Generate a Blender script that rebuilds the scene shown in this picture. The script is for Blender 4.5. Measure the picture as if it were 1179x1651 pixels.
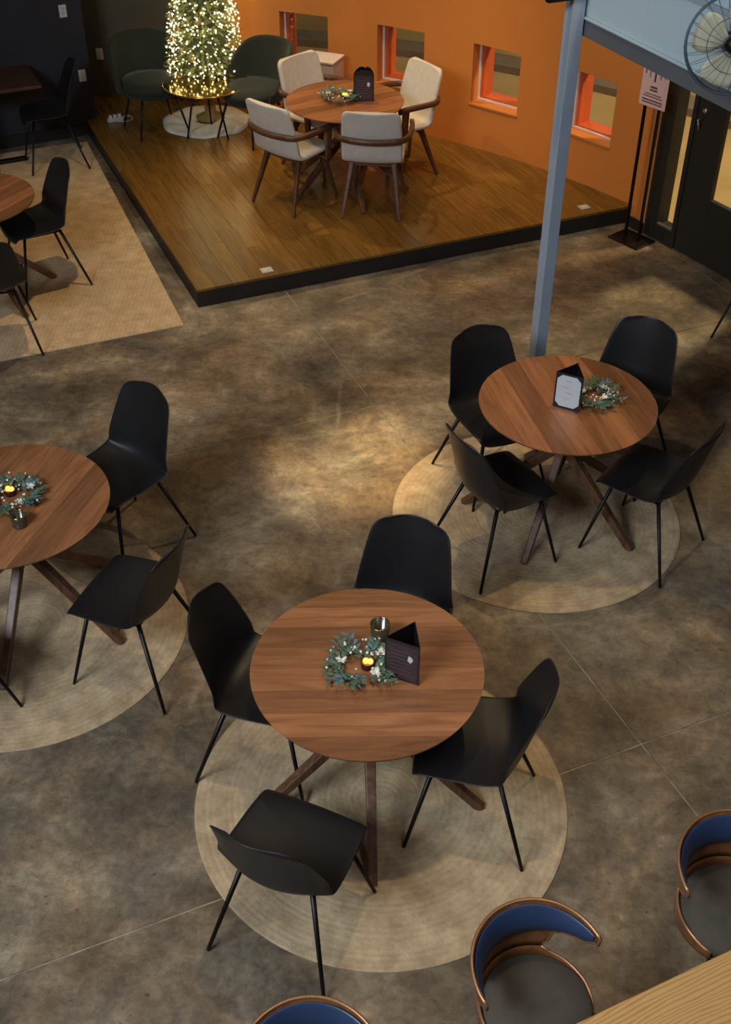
import bpy, bmesh, math, random
from math import sin, cos, pi, radians as R_, sqrt, atan2, hypot
from mathutils import Vector, Matrix

S = bpy.context.scene
C = S.collection
for o in list(bpy.data.objects):
    bpy.data.objects.remove(o)
rng = random.Random(7)

# ------------------------------------------------------------------ camera
cd = bpy.data.cameras.new('camera')
cam = bpy.data.objects.new('camera', cd)
C.objects.link(cam)
cam.location = (0, 0, 4.758)
PITCH, ROLL = R_(39.088), R_(0.2)
cam.rotation_euler = (Matrix.Rotation(pi/2 - PITCH, 3, 'X') @ Matrix.Rotation(ROLL, 3, 'Z')).to_euler()
cd.sensor_fit = 'HORIZONTAL'
cd.sensor_width = 36.0
cd.lens = 36.0*1885.3/1179.0
cd.clip_end = 200
S.camera = cam

# ------------------------------------------------------------------ world, exposure
w = bpy.data.worlds.new('World'); S.world = w; w.use_nodes = True
bg = w.node_tree.nodes['Background']
bg.inputs['Color'].default_value = (0.95, 0.78, 0.55, 1)
bg.inputs['Strength'].default_value = 0.034
S.view_settings.view_transform = 'Standard'
S.view_settings.look = 'None'
S.view_settings.exposure = 0.55
S.view_settings.gamma = 1.0
S.view_settings.use_curve_mapping = False

# ------------------------------------------------------------------ lights (ceiling spots, clerestory, street lamps)
def aim(o, tgt):
    d = Vector(tgt) - o.location
    o.rotation_euler = d.to_track_quat('-Z', 'Y').to_euler()

def spot(name, loc, tgt, watts, deg, blend, col=(1.0, 0.74, 0.42), rad=0.06):
    l = bpy.data.lights.new(name, 'SPOT'); l.energy = watts; l.color = col
    l.spot_size = R_(deg); l.spot_blend = blend; l.shadow_soft_size = rad
    o = bpy.data.objects.new(name, l); C.objects.link(o); o.location = loc; aim(o, tgt); return o

def area(name, loc, tgt, watts, size, col, sy=None):
    l = bpy.data.lights.new(name, 'AREA'); l.energy = watts; l.color = col; l.size = size
    if sy: l.shape = 'RECTANGLE'; l.size_y = sy
    o = bpy.data.objects.new(name, l); C.objects.link(o); o.location = loc; aim(o, tgt); return o

spot('ceiling_spot_platform', (-1.0, 12.0, 5.6), (-0.15, 10.5, 0.2), 260, 50, 0.7, rad=0.04)
spot('ceiling_spot_platform', (0.6, 8.6, 5.6), (-0.1, 10.8, 0.8), 95, 48, 0.7)
spot('ceiling_spot_platform', (-3.4, 10.3, 5.4), (-0.1, 10.5, 0.3), 150, 44, 0.7, rad=0.04)
spot('ceiling_spot_wall', (1.0, 8.4, 5.2), (1.7, 10.9, 1.1), 170, 46, 0.9)
spot('ceiling_spot_wall', (0.0, 9.6, 5.4), (0.0, 12.2, 1.3), 120, 60, 0.8)
spot('ceiling_spot_entry', (1.9, 7.9, 5.6), (2.25, 8.8, 0), 95, 34, 0.7)
spot('ceiling_spot_floor', (-0.12, 6.1, 5.8), (-0.09, 6.38, 0), 1300, 15, 1.0, (1.0, 0.72, 0.36))
spot('ceiling_spot_floor', (0.1, 6.6, 5.8), (0.0, 6.3, 0), 170, 66, 1.0)
spot('ceiling_spot_table', (1.9, 6.3, 5.8), (1.25, 6.0, 0.4), 150, 58, 0.8)
spot('ceiling_spot_rug', (-1.9, 8.6, 5.8), (-2.3, 9.0, 0), 230, 60, 0.8)
spot('ceiling_spot_table', (0.1, 3.4, 6.2), (0.1, 3.5, 0.4), 170, 42, 0.9, (1.0, 0.76, 0.50))
spot('ceiling_spot_bar', (1.6, 1.6, 6.0), (1.2, 2.1, 1.0), 60, 45, 0.9, (1.0, 0.72, 0.42))
area('clerestory_daylight', (-4.2, -0.6, 6.4), (-0.9, 3.6, 0), 350, 3.4, (0.78, 0.87, 1.0), 1.8)
area('clerestory_daylight', (2.6, 0.6, 7.0), (1.4, 4.5, 1.0), 40, 2.4, (0.62, 0.78, 1.0), 1.6)

# ------------------------------------------------------------------ node / material helpers
def lin(r, g, b):
    f = lambda c: (c/255/12.92 if c/255 <= 0.04045 else ((c/255+0.055)/1.055)**2.4)
    return (f(r), f(g), f(b), 1.0)

def newmat(name):
    m = bpy.data.materials.new(name); m.use_nodes = True
    nt = m.node_tree; b = nt.nodes['Principled BSDF']
    return m, nt, b

def mat(name, col, rough=0.6, metal=0.0, var=0.0, scale=8.0, bump=0.0, bscale=None, spec=None, sheen=0, objrand=0.0, stretch=None):
    m, nt, b = newmat(name)
    b.inputs['Base Color'].default_value = col
    b.inputs['Roughness'].default_value = rough
    b.inputs['Metallic'].default_value = metal
    if spec is not None: b.inputs['Specular IOR Level'].default_value = spec
    if sheen: b.inputs['Sheen Weight'].default_value = sheen
    tc = nt.nodes.new('ShaderNodeTexCoord')
    vec = tc.outputs['Object']
    if stretch:
        mp = nt.nodes.new('ShaderNodeMapping'); mp.inputs['Scale'].default_value = stretch
        nt.links.new(vec, mp.inputs['Vector']); vec = mp.outputs['Vector']
    colout = None
    if var:
        n = nt.nodes.new('ShaderNodeTexNoise'); n.inputs['Scale'].default_value = scale; n.inputs['Detail'].default_value = 5
        nt.links.new(vec, n.inputs['Vector'])
        rp = nt.nodes.new('ShaderNodeValToRGB')
        rp.color_ramp.elements[0].position = 0.3; rp.color_ramp.elements[1].position = 0.7
        rp.color_ramp.elements[0].color = tuple(c*(1-var) for c in col[:3])+(1,)
        rp.color_ramp.elements[1].color = tuple(min(1, c*(1+var)) for c in col[:3])+(1,)
        nt.links.new(n.outputs['Fac'], rp.inputs['Fac']); colout = rp.outputs['Color']
    if objrand:
        oi = nt.nodes.new('ShaderNodeObjectInfo')
        mr = nt.nodes.new('ShaderNodeMapRange'); mr.inputs['To Min'].default_value = 1-objrand; mr.inputs['To Max'].default_value = 1+objrand
        nt.links.new(oi.outputs['Random'], mr.inputs['Value'])
        hs = nt.nodes.new('ShaderNodeHueSaturation')
        nt.links.new(mr.outputs['Result'], hs.inputs['Value'])
        if colout: nt.links.new(colout, hs.inputs['Color'])
        else: hs.inputs['Color'].default_value = col
        colout = hs.outputs['Color']
    if colout: nt.links.new(colout, b.inputs['Base Color'])
    if bump:
        n2 = nt.nodes.new('ShaderNodeTexNoise'); n2.inputs['Scale'].default_value = bscale or scale*4; n2.inputs['Detail'].default_value = 4
        nt.links.new(vec, n2.inputs['Vector'])
        bp = nt.nodes.new('ShaderNodeBump'); bp.inputs['Strength'].default_value = bump; bp.inputs['Distance'].default_value = 0.01
        nt.links.new(n2.outputs['Fac'], bp.inputs['Height']); nt.links.new(bp.outputs['Normal'], b.inputs['Normal'])
    return m

def wood(name, dark, light, rough=0.4, objrand=0.2, scale=3.0, stretch=(1, 14, 14), distort=2.0, coat=0.0):
    """streaky grain along local X"""
    m, nt, b = newmat(name)
    tc = nt.nodes.new('ShaderNodeTexCoord')
    oi = nt.nodes.new('ShaderNodeObjectInfo')
    off = nt.nodes.new('ShaderNodeVectorMath'); off.operation = 'MULTIPLY_ADD'
    off.inputs[1].default_value = (1, 1, 1)
    sc = nt.nodes.new('ShaderNodeVectorMath'); sc.operation = 'SCALE'; sc.inputs[0].default_value = (7.3, 13.1, 3.7)
    nt.links.new(oi.outputs['Random'], sc.inputs['Scale'])
    nt.links.new(tc.outputs['Object'], off.inputs[0]); nt.links.new(sc.outputs['Vector'], off.inputs[2])
    mp = nt.nodes.new('ShaderNodeMapping'); mp.inputs['Scale'].default_value = stretch
    nt.links.new(off.outputs['Vector'], mp.inputs['Vector'])
    n = nt.nodes.new('ShaderNodeTexNoise'); n.inputs['Scale'].default_value = scale; n.inputs['Detail'].default_value = 6; n.inputs['Distortion'].default_value = distort
    nt.links.new(mp.outputs['Vector'], n.inputs['Vector'])
    rp = nt.nodes.new('ShaderNodeValToRGB'); rp.color_ramp.elements[0].position = 0.3; rp.color_ramp.elements[1].position = 0.72
    rp.color_ramp.elements[0].color = dark; rp.color_ramp.elements[1].color = light
    nt.links.new(n.outputs['Fac'], rp.inputs['Fac'])
    mr = nt.nodes.new('ShaderNodeMapRange'); mr.inputs['To Min'].default_value = 1-objrand; mr.inputs['To Max'].default_value = 1+objrand
    nt.links.new(oi.outputs['Random'], mr.inputs['Value'])
    hs = nt.nodes.new('ShaderNodeHueSaturation')
    nt.links.new(mr.outputs['Result'], hs.inputs['Value']); nt.links.new(rp.outputs['Color'], hs.inputs['Color'])
    mc = nt.nodes.new('ShaderNodeMix'); mc.data_type = 'RGBA'; mc.blend_type = 'MULTIPLY'; mc.inputs['Factor'].default_value = 1.0
    nt.links.new(hs.outputs['Color'], mc.inputs[6]); nt.links.new(oi.outputs['Color'], mc.inputs[7])
    nt.links.new(mc.outputs[2], b.inputs['Base Color'])
    b.inputs['Roughness'].default_value = rough
    b.inputs['Coat Weight'].default_value = coat; b.inputs['Coat Roughness'].default_value = 0.2
    bp = nt.nodes.new('ShaderNodeBump'); bp.inputs['Strength'].default_value = 0.08; bp.inputs['Distance'].default_value = 0.005
    nt.links.new(n.outputs['Fac'], bp.inputs['Height']); nt.links.new(bp.outputs['Normal'], b.inputs['Normal'])
    return m

def emit(name, col, strength):
    m, nt, b = newmat(name)
    b.inputs['Base Color'].default_value = col
    b.inputs['Emission Color'].default_value = col
    b.inputs['Emission Strength'].default_value = strength
    return m

def glass_mat(name, tint=(1, 1, 1, 1), refl=1.0):
    m, nt, b = newmat(name); nt.nodes.remove(b)
    out = nt.nodes['Material Output']
    tr = nt.nodes.new('ShaderNodeBsdfTransparent'); tr.inputs['Color'].default_value = tint
    gl = nt.nodes.new('ShaderNodeBsdfGlossy'); gl.inputs['Roughness'].default_value = 0.02
    fr = nt.nodes.new('ShaderNodeFresnel'); fr.inputs['IOR'].default_value = 1.52
    mx = nt.nodes.new('ShaderNodeMixShader')
    ml = nt.nodes.new('ShaderNodeMath'); ml.operation = 'MULTIPLY'; ml.inputs[1].default_value = refl
    ge = nt.nodes.new('ShaderNodeNewGeometry'); inv = nt.nodes.new('ShaderNodeMath'); inv.operation = 'SUBTRACT'; inv.inputs[0].default_value = 1.0
    nt.links.new(ge.outputs['Backfacing'], inv.inputs[1])          # reflect on the front face of the sheet only
    m2 = nt.nodes.new('ShaderNodeMath'); m2.operation = 'MULTIPLY'
    nt.links.new(fr.outputs['Fac'], ml.inputs[0]); nt.links.new(ml.outputs['Value'], m2.inputs[0]); nt.links.new(inv.outputs['Value'], m2.inputs[1])
    nt.links.new(m2.outputs['Value'], mx.inputs['Fac'])
    nt.links.new(tr.outputs['BSDF'], mx.inputs[1]); nt.links.new(gl.outputs['BSDF'], mx.inputs[2])
    nt.links.new(mx.outputs['Shader'], out.inputs['Surface'])
    return m

def concrete():
    m, nt, b = newmat('stained_concrete')
    tc = nt.nodes.new('ShaderNodeTexCoord')
    def noise(scale, detail, dist=0.0, rough=0.6, mapping=None):
        n = nt.nodes.new('ShaderNodeTexNoise'); n.inputs['Scale'].default_value = scale
        n.inputs['Detail'].default_value = detail; n.inputs['Distortion'].default_value = dist; n.inputs['Roughness'].default_value = rough
        if mapping:
            mp = nt.nodes.new('ShaderNodeMapping'); mp.inputs['Rotation'].default_value = (0, 0, mapping[0]); mp.inputs['Scale'].default_value = mapping[1]
            nt.links.new(tc.outputs['Object'], mp.inputs['Vector']); nt.links.new(mp.outputs['Vector'], n.inputs['Vector'])
        else: nt.links.new(tc.outputs['Object'], n.inputs['Vector'])
        return n.outputs['Fac']
    def ramp(fac, stops):
        rp = nt.nodes.new('ShaderNodeValToRGB'); e = rp.color_ramp.elements
        e[0].position, e[0].color = stops[0]; e[1].position, e[1].color = stops[-1]
        for p, c in stops[1:-1]:
            x = e.new(p); x.color = c
        nt.links.new(fac, rp.inputs['Fac']); return rp.outputs['Color']
    def mix(kind, fac, a, bb):
        mx = nt.nodes.new('ShaderNodeMix'); mx.data_type = 'RGBA'; mx.blend_type = kind
        if isinstance(fac, float): mx.inputs['Factor'].default_value = fac
        else: nt.links.new(fac, mx.inputs['Factor'])
        nt.links.new(a, mx.inputs[6]); nt.links.new(bb, mx.inputs[7]); return mx.outputs[2]
    big = noise(1.15, 12, 0.35, 0.68)
    base = ramp(big, [(0.32, lin(74, 66, 57)), (0.45, lin(108, 97, 82)), (0.55, lin(134, 121, 102)), (0.68, lin(176, 161, 136))])
    mid = noise(4.6, 10, 0.35, 0.7, (0.4, (1, 1.25, 1)))
    spk = ramp(mid, [(0.33, (0.60, 0.58, 0.56, 1)), (0.5, (0.88, 0.87, 0.85, 1)), (0.66, (1.22, 1.20, 1.15, 1))])
    c = mix('MULTIPLY', 0.85, base, spk)
    hue = noise(1.3, 3, 0.3)
    tint = ramp(hue, [(0.35, (0.88, 0.93, 0.95, 1)), (0.5, (0.98, 0.94, 0.88, 1)), (0.65, (1.08, 0.93, 0.76, 1))])
    c = mix('MULTIPLY', 1.0, c, tint)
    fine = noise(17, 10, 0.6, 0.75)
    fr = ramp(fine, [(0.38, (0.70, 0.70, 0.70, 1)), (0.5, (0.97, 0.97, 0.97, 1)), (0.64, (1.26, 1.25, 1.22, 1))])
    c = mix('MULTIPLY', 0.85, c, fr)
    pit = noise(34, 3, 0.0, 0.5)
    c = mix('MULTIPLY', 0.8, c, ramp(pit, [(0.24, (0.35, 0.34, 0.33, 1)), (0.34, (1, 1, 1, 1)), (0.70, (1, 1, 1, 1)), (0.80, (1.5, 1.48, 1.42, 1))]))
    oi = nt.nodes.new('ShaderNodeObjectInfo')
    c = mix('MULTIPLY', 1.0, c, oi.outputs['Color'])
    # pale hairline cracks
    vo = nt.nodes.new('ShaderNodeTexVoronoi'); vo.feature = 'DISTANCE_TO_EDGE'; vo.inputs['Scale'].default_value = 0.42
    nz = nt.nodes.new('ShaderNodeTexNoise'); nz.inputs['Scale'].default_value = 1.6; nz.inputs['Detail'].default_value = 6
    nt.links.new(tc.outputs['Object'], nz.inputs['Vector'])
    vm = nt.nodes.new('ShaderNodeMix'); vm.data_type = 'VECTOR'; vm.inputs['Factor'].default_value = 0.16
    nt.links.new(tc.outputs['Object'], vm.inputs[4]); nt.links.new(nz.outputs['Color'], vm.inputs[5])
    nt.links.new(vm.outputs[1], vo.inputs['Vector'])
    mr = nt.nodes.new('ShaderNodeMapRange'); mr.inputs['From Min'].default_value = 0.0; mr.inputs['From Max'].default_value = 0.007
    mr.inputs['To Min'].default_value = 0.3; mr.inputs['To Max'].default_value = 0.0
    nt.links.new(vo.outputs['Distance'], mr.inputs['Value'])
    gate = noise(0.9, 2); gm = nt.nodes.new('ShaderNodeMapRange'); gm.inputs['From Min'].default_value = 0.52; gm.inputs['From Max'].default_value = 0.62
    nt.links.new(gate, gm.inputs['Value'])
    mm = nt.nodes.new('ShaderNodeMath'); mm.operation = 'MULTIPLY'
    nt.links.new(mr.outputs['Result'], mm.inputs[0]); nt.links.new(gm.outputs['Result'], mm.inputs[1])
    pale = nt.nodes.new('ShaderNodeRGB'); pale.outputs[0].default_value = lin(178, 166, 146)
    c = mix('MIX', mm.outputs['Value'], c, pale.outputs[0])
    nt.links.new(c, b.inputs['Base Color'])
    rr = nt.nodes.new('ShaderNodeMapRange'); rr.inputs['To Min'].default_value = 0.36; rr.inputs['To Max'].default_value = 0.62
    nt.links.new(mid, rr.inputs['Value']); nt.links.new(rr.outputs['Result'], b.inputs['Roughness'])
    bp = nt.nodes.new('ShaderNodeBump'); bp.inputs['Strength'].default_value = 0.12; bp.inputs['Distance'].default_value = 0.01
    nt.links.new(fine, bp.inputs['Height']); nt.links.new(bp.outputs['Normal'], b.inputs['Normal'])
    return m

M = {}
M['joint'] = mat('pale_joint_filler', lin(150, 138, 116), 0.8, var=0.5, scale=7)
M['concrete'] = concrete()
M['orange'] = mat('orange_wall_paint', lin(206, 124, 50), 0.7, var=0.06, scale=1.5, bump=0.05, bscale=40)
M['reveal'] = mat('bright_orange_paint', lin(196, 88, 42), 0.6, var=0.05, scale=3)
M['charcoal'] = mat('charcoal_wall_paint', lin(37, 36, 41), 0.75, var=0.12, scale=2, bump=0.05, bscale=40)
M['charcoal_treelit'] = mat('tree_lit_charcoal_wall', lin(74, 66, 50), 0.75, var=0.1, scale=2, bump=0.05, bscale=40)  # dark wall lightened to olive: the tree's yellow glow is put into the colour
M['white_frame'] = mat('white_window_frame', lin(225, 205, 190), 0.5)
M['glass'] = glass_mat('window_glass')
M['black_alu'] = mat('dark_aluminium', lin(52, 50, 45), 0.45, 0.3, var=0.08, scale=3)
M['black_trim'] = mat('black_trim', lin(32, 28, 27), 0.55, var=0.15, scale=4)
M['deckwood'] = wood('platform_wood', lin(96, 68, 24), lin(126, 91, 38), 0.26, 0.16, 2.2, (9, 0.8, 6), 1.4, 0.15)
M['walnut'] = wood('walnut_tabletop', lin(132, 84, 52), lin(168, 114, 74), 0.34, 0.08, 2.6, (1.0, 9, 8), 1.0, 0.25)
M['walnut_edge'] = wood('walnut_edge', lin(84, 50, 28), lin(120, 78, 48), 0.42, 0.05, 3, (1, 4, 12), 1.0)
M['walnut_leg'] = wood('walnut_leg', lin(74, 48, 32), lin(118, 80, 54), 0.45, 0.12, 4, (8, 8, 1), 1.0)
def oak_mat():
    m, nt, b = newmat('oak_counter_cathedral')
    tc = nt.nodes.new('ShaderNodeTexCoord')
    mp = nt.nodes.new('ShaderNodeMapping'); mp.inputs['Location'].default_value = (0.05, -0.62, 0); mp.inputs['Scale'].default_value = (0.9, 5.2, 1)
    nt.links.new(tc.outputs['Object'], mp.inputs['Vector'])
    nz = nt.nodes.new('ShaderNodeTexNoise'); nz.inputs['Scale'].default_value = 1.6; nz.inputs['Detail'].default_value = 4
    nt.links.new(mp.outputs['Vector'], nz.inputs['Vector'])
    vm = nt.nodes.new('ShaderNodeMix'); vm.data_type = 'VECTOR'; vm.inputs['Factor'].default_value = 0.28
    nt.links.new(mp.outputs['Vector'], vm.inputs[4]); nt.links.new(nz.outputs['Color'], vm.inputs[5])
    wv = nt.nodes.new('ShaderNodeTexWave'); wv.wave_type = 'RINGS'; wv.rings_direction = 'Z'; wv.inputs['Scale'].default_value = 6.5
    wv.inputs['Distortion'].default_value = 2.2; wv.inputs['Detail'].default_value = 3; wv.inputs['Detail Scale'].default_value = 1.5
    nt.links.new(vm.outputs[1], wv.inputs['Vector'])
    rp = nt.nodes.new('ShaderNodeValToRGB'); e = rp.color_ramp.elements
    e[0].position = 0.0; e[0].color = lin(186, 136, 76); e[1].position = 0.5; e[1].color = lin(212, 164, 102)
    nt.links.new(wv.outputs['Color'], rp.inputs['Fac'])
    nt.links.new(rp.outputs['Color'], b.inputs['Base Color']); b.inputs['Roughness'].default_value = 0.45
    return m
M['oak'] = oak_mat()
M['black_shell'] = mat('black_plastic_shell', lin(29, 28, 29), 0.38, spec=0.5, var=0.06, scale=5)
M['black_steel'] = mat('black_steel', lin(22, 20, 19), 0.4, 0.5)
M['jute'] = None
M['steel_blue'] = mat('blue_grey_steel_paint', lin(160, 172, 184), 0.5, 0.0, var=0.08, scale=3)
M['deck_panel'] = mat('pale_blue_panel', lin(184, 203, 208), 0.55, var=0.05, scale=1.2)
M['deck_fascia'] = mat('grey_fascia_steel', lin(96, 98, 102), 0.55, var=0.06, scale=3)
M['white_uph'] = mat('cream_upholstery', lin(205, 196, 182), 0.85, var=0.05, scale=20, bump=0.15, bscale=160, sheen=0.2)
M['arm_wood'] = wood('arm_walnut', lin(70, 44, 28), lin(108, 70, 46), 0.42, 0.05, 5, (4, 4, 4), 1.0)
M['green_vel'] = mat('dark_green_velvet', lin(30, 38, 26), 0.85, var=0.12, scale=6, bump=0.1, bscale=120, sheen=0.1)
M['gold'] = mat('brushed_gold', lin(190, 150, 80), 0.12, 0.95)
M['gold_top'] = mat('mirror_bronze_top', lin(178, 146, 84), 0.08, 0.95)
M['leaf'] = mat('eucalyptus_leaf', lin(86, 108, 84), 0.6, var=0.35, scale=30)
M['leaf2'] = mat('blue_green_leaf', lin(86, 120, 124), 0.6, var=0.3, scale=30)
M['berry'] = mat('white_berry', lin(236, 232, 220), 0.5)
M['flower'] = mat('white_flower', lin(228, 228, 214), 0.7)
M['cup'] = mat('smoked_glass_cup', lin(70, 60, 46), 0.15, 0.0, spec=0.8)
M['candle'] = mat('dark_candle_cup', lin(64, 26, 18), 0.4)
M['flame'] = emit('amber_tealight', (1.0, 0.36, 0.03, 1), 5.0)
M['tent'] = mat('black_card', lin(26, 23, 24), 0.45)
M['tent_print'] = mat('printed_menu_face', lin(62, 46, 52), 0.5, var=0.5, scale=22, stretch=(1, 1, 6))
M['tent_line'] = mat('printed_menu_lines', lin(112, 88, 90), 0.5)
M['paper'] = mat('white_card_paper', lin(214, 222, 222), 0.6)
M['ink'] = mat('grey_ink', lin(130, 134, 136), 0.7)
M['plate'] = mat('white_plastic_plate', lin(206, 204, 200), 0.45)
M['brass_plate'] = mat('brushed_nickel_plate', lin(205, 200, 190), 0.35, 0.4)
M['blue_leather'] = mat('navy_leather', lin(44, 61, 92), 0.34, spec=0.6, var=0.08, scale=6)
M['grey_seat'] = mat('charcoal_fabric_seat', lin(74, 67, 56), 0.85, var=0.1, scale=20, bump=0.2, bscale=200)
M['stool_wood'] = wood('stool_walnut_ply', lin(92, 56, 28), lin(138, 88, 48), 0.35, 0.05, 4, (3, 3, 3), 1.0, 0.3)
M['copper'] = mat('copper_edge_trim', lin(176, 128, 88), 0.32, 0.6)
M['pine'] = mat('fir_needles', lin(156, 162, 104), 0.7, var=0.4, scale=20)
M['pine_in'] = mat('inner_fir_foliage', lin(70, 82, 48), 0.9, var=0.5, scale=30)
M['trunk'] = mat('tree_trunk', lin(150, 122, 70), 0.8, var=0.2, scale=10)
M['bulb'] = emit('warm_fairy_light', (1.0, 0.80, 0.42, 1), 5.0)
M['ornament'] = mat('pale_gold_ornament', lin(222, 190, 140), 0.2, 0.6)
M['skirt'] = mat('white_tree_skirt', lin(222, 216, 196), 0.8, var=0.08, scale=8, bump=0.2)
M['white_box'] = mat('white_pedestal_paint', lin(218, 206, 204), 0.55)
M['pave'] = mat('street_pavement', lin(170, 150, 108), 0.8, var=0.2, scale=1.2)
M['kerb'] = mat('grey_kerb', lin(120, 112, 104), 0.8, var=0.1)
M['ext_wall'] = mat('dark_building_wall', lin(78, 70, 54), 0.85, var=0.25, scale=1.0)
M['sign_board'] = mat('pale_pink_board', lin(226, 190, 180), 0.5)
M['sign_ink'] = mat('plum_ink', lin(118, 68, 68), 0.6)
M['sign_red'] = mat('dark_red_ink', lin(92, 36, 36), 0.6)
M['bar_front'] = mat('bar_front_panel', lin(48, 44, 42), 0.6, var=0.1)
M['dark_top'] = wood('dark_tabletop', lin(58, 36, 26), lin(86, 56, 40), 0.4, 0.05, 3, (1, 10, 10), 1.0)
M['fan_blade'] = mat('cream_fan_blade', lin(196, 190, 160), 0.5)
M['fan_wire'] = mat('grey_blue_fan_wire', lin(74, 90, 100), 0.4, 0.5)
M['bag'] = mat('white_plastic_strip', lin(190, 180, 170), 0.35)
M['chrome'] = mat('satin_chrome', lin(190, 190, 186), 0.25, 0.9)

def jute_mat(name, c0, c1, ring):
    m, nt, b = newmat(name)
    tc = nt.nodes.new('ShaderNodeTexCoord')
    n = nt.nodes.new('ShaderNodeTexNoise'); n.inputs['Scale'].default_value = 7.0; n.inputs['Detail'].default_value = 9; n.inputs['Roughness'].default_value = 0.7
    nt.links.new(tc.outputs['Object'], n.inputs['Vector'])
    rp = nt.nodes.new('ShaderNodeValToRGB'); rp.color_ramp.elements[0].position = 0.3; rp.color_ramp.elements[1].position = 0.7
    rp.color_ramp.elements[0].color = c0; rp.color_ramp.elements[1].color = c1
    nt.links.new(n.outputs['Fac'], rp.inputs['Fac'])
    wv = nt.nodes.new('ShaderNodeTexWave')
    if ring:
        wv.wave_type = 'RINGS'; wv.rings_direction = 'Z'; wv.inputs['Scale'].default_value = 9.0
    else:
        wv.wave_type = 'BANDS'; wv.bands_direction = 'X'; wv.inputs['Scale'].default_value = 9.0
    wv.inputs['Distortion'].default_value = 1.2; wv.inputs['Detail'].default_value = 3
    nt.links.new(tc.outputs['Object'], wv.inputs['Vector'])
    r2 = nt.nodes.new('ShaderNodeValToRGB')
    r2.color_ramp.elements[0].color = (0.80, 0.79, 0.78, 1); r2.color_ramp.elements[1].color = (1.08, 1.08, 1.08, 1)
    nt.links.new(wv.outputs['Color'], r2.inputs['Fac'])
    mx = nt.nodes.new('ShaderNodeMix'); mx.data_type = 'RGBA'; mx.blend_type = 'MULTIPLY'; mx.inputs['Factor'].default_value = 0.28
    nt.links.new(rp.outputs['Color'], mx.inputs[6]); nt.links.new(r2.outputs['Color'], mx.inputs[7])
    nt.links.new(mx.outputs[2], b.inputs['Base Color'])
    b.inputs['Roughness'].default_value = 0.9
    b.inputs['Specular IOR Level'].default_value = 0.2
    n3 = nt.nodes.new('ShaderNodeTexNoise'); n3.inputs['Scale'].default_value = 60; n3.inputs['Detail'].default_value = 3
    nt.links.new(tc.outputs['Object'], n3.inputs['Vector'])
    bp = nt.nodes.new('ShaderNodeBump'); bp.inputs['Strength'].default_value = 0.35; bp.inputs['Distance'].default_value = 0.01
    nt.links.new(n3.outputs['Fac'], bp.inputs['Height']); nt.links.new(bp.outputs['Normal'], b.inputs['Normal'])
    return m
M['jute'] = jute_mat('braided_jute', lin(150, 128, 98), lin(206, 182, 144), True)
M['jute_flat'] = jute_mat('woven_jute', lin(182, 152, 112), lin(226, 194, 150), False)

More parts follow.
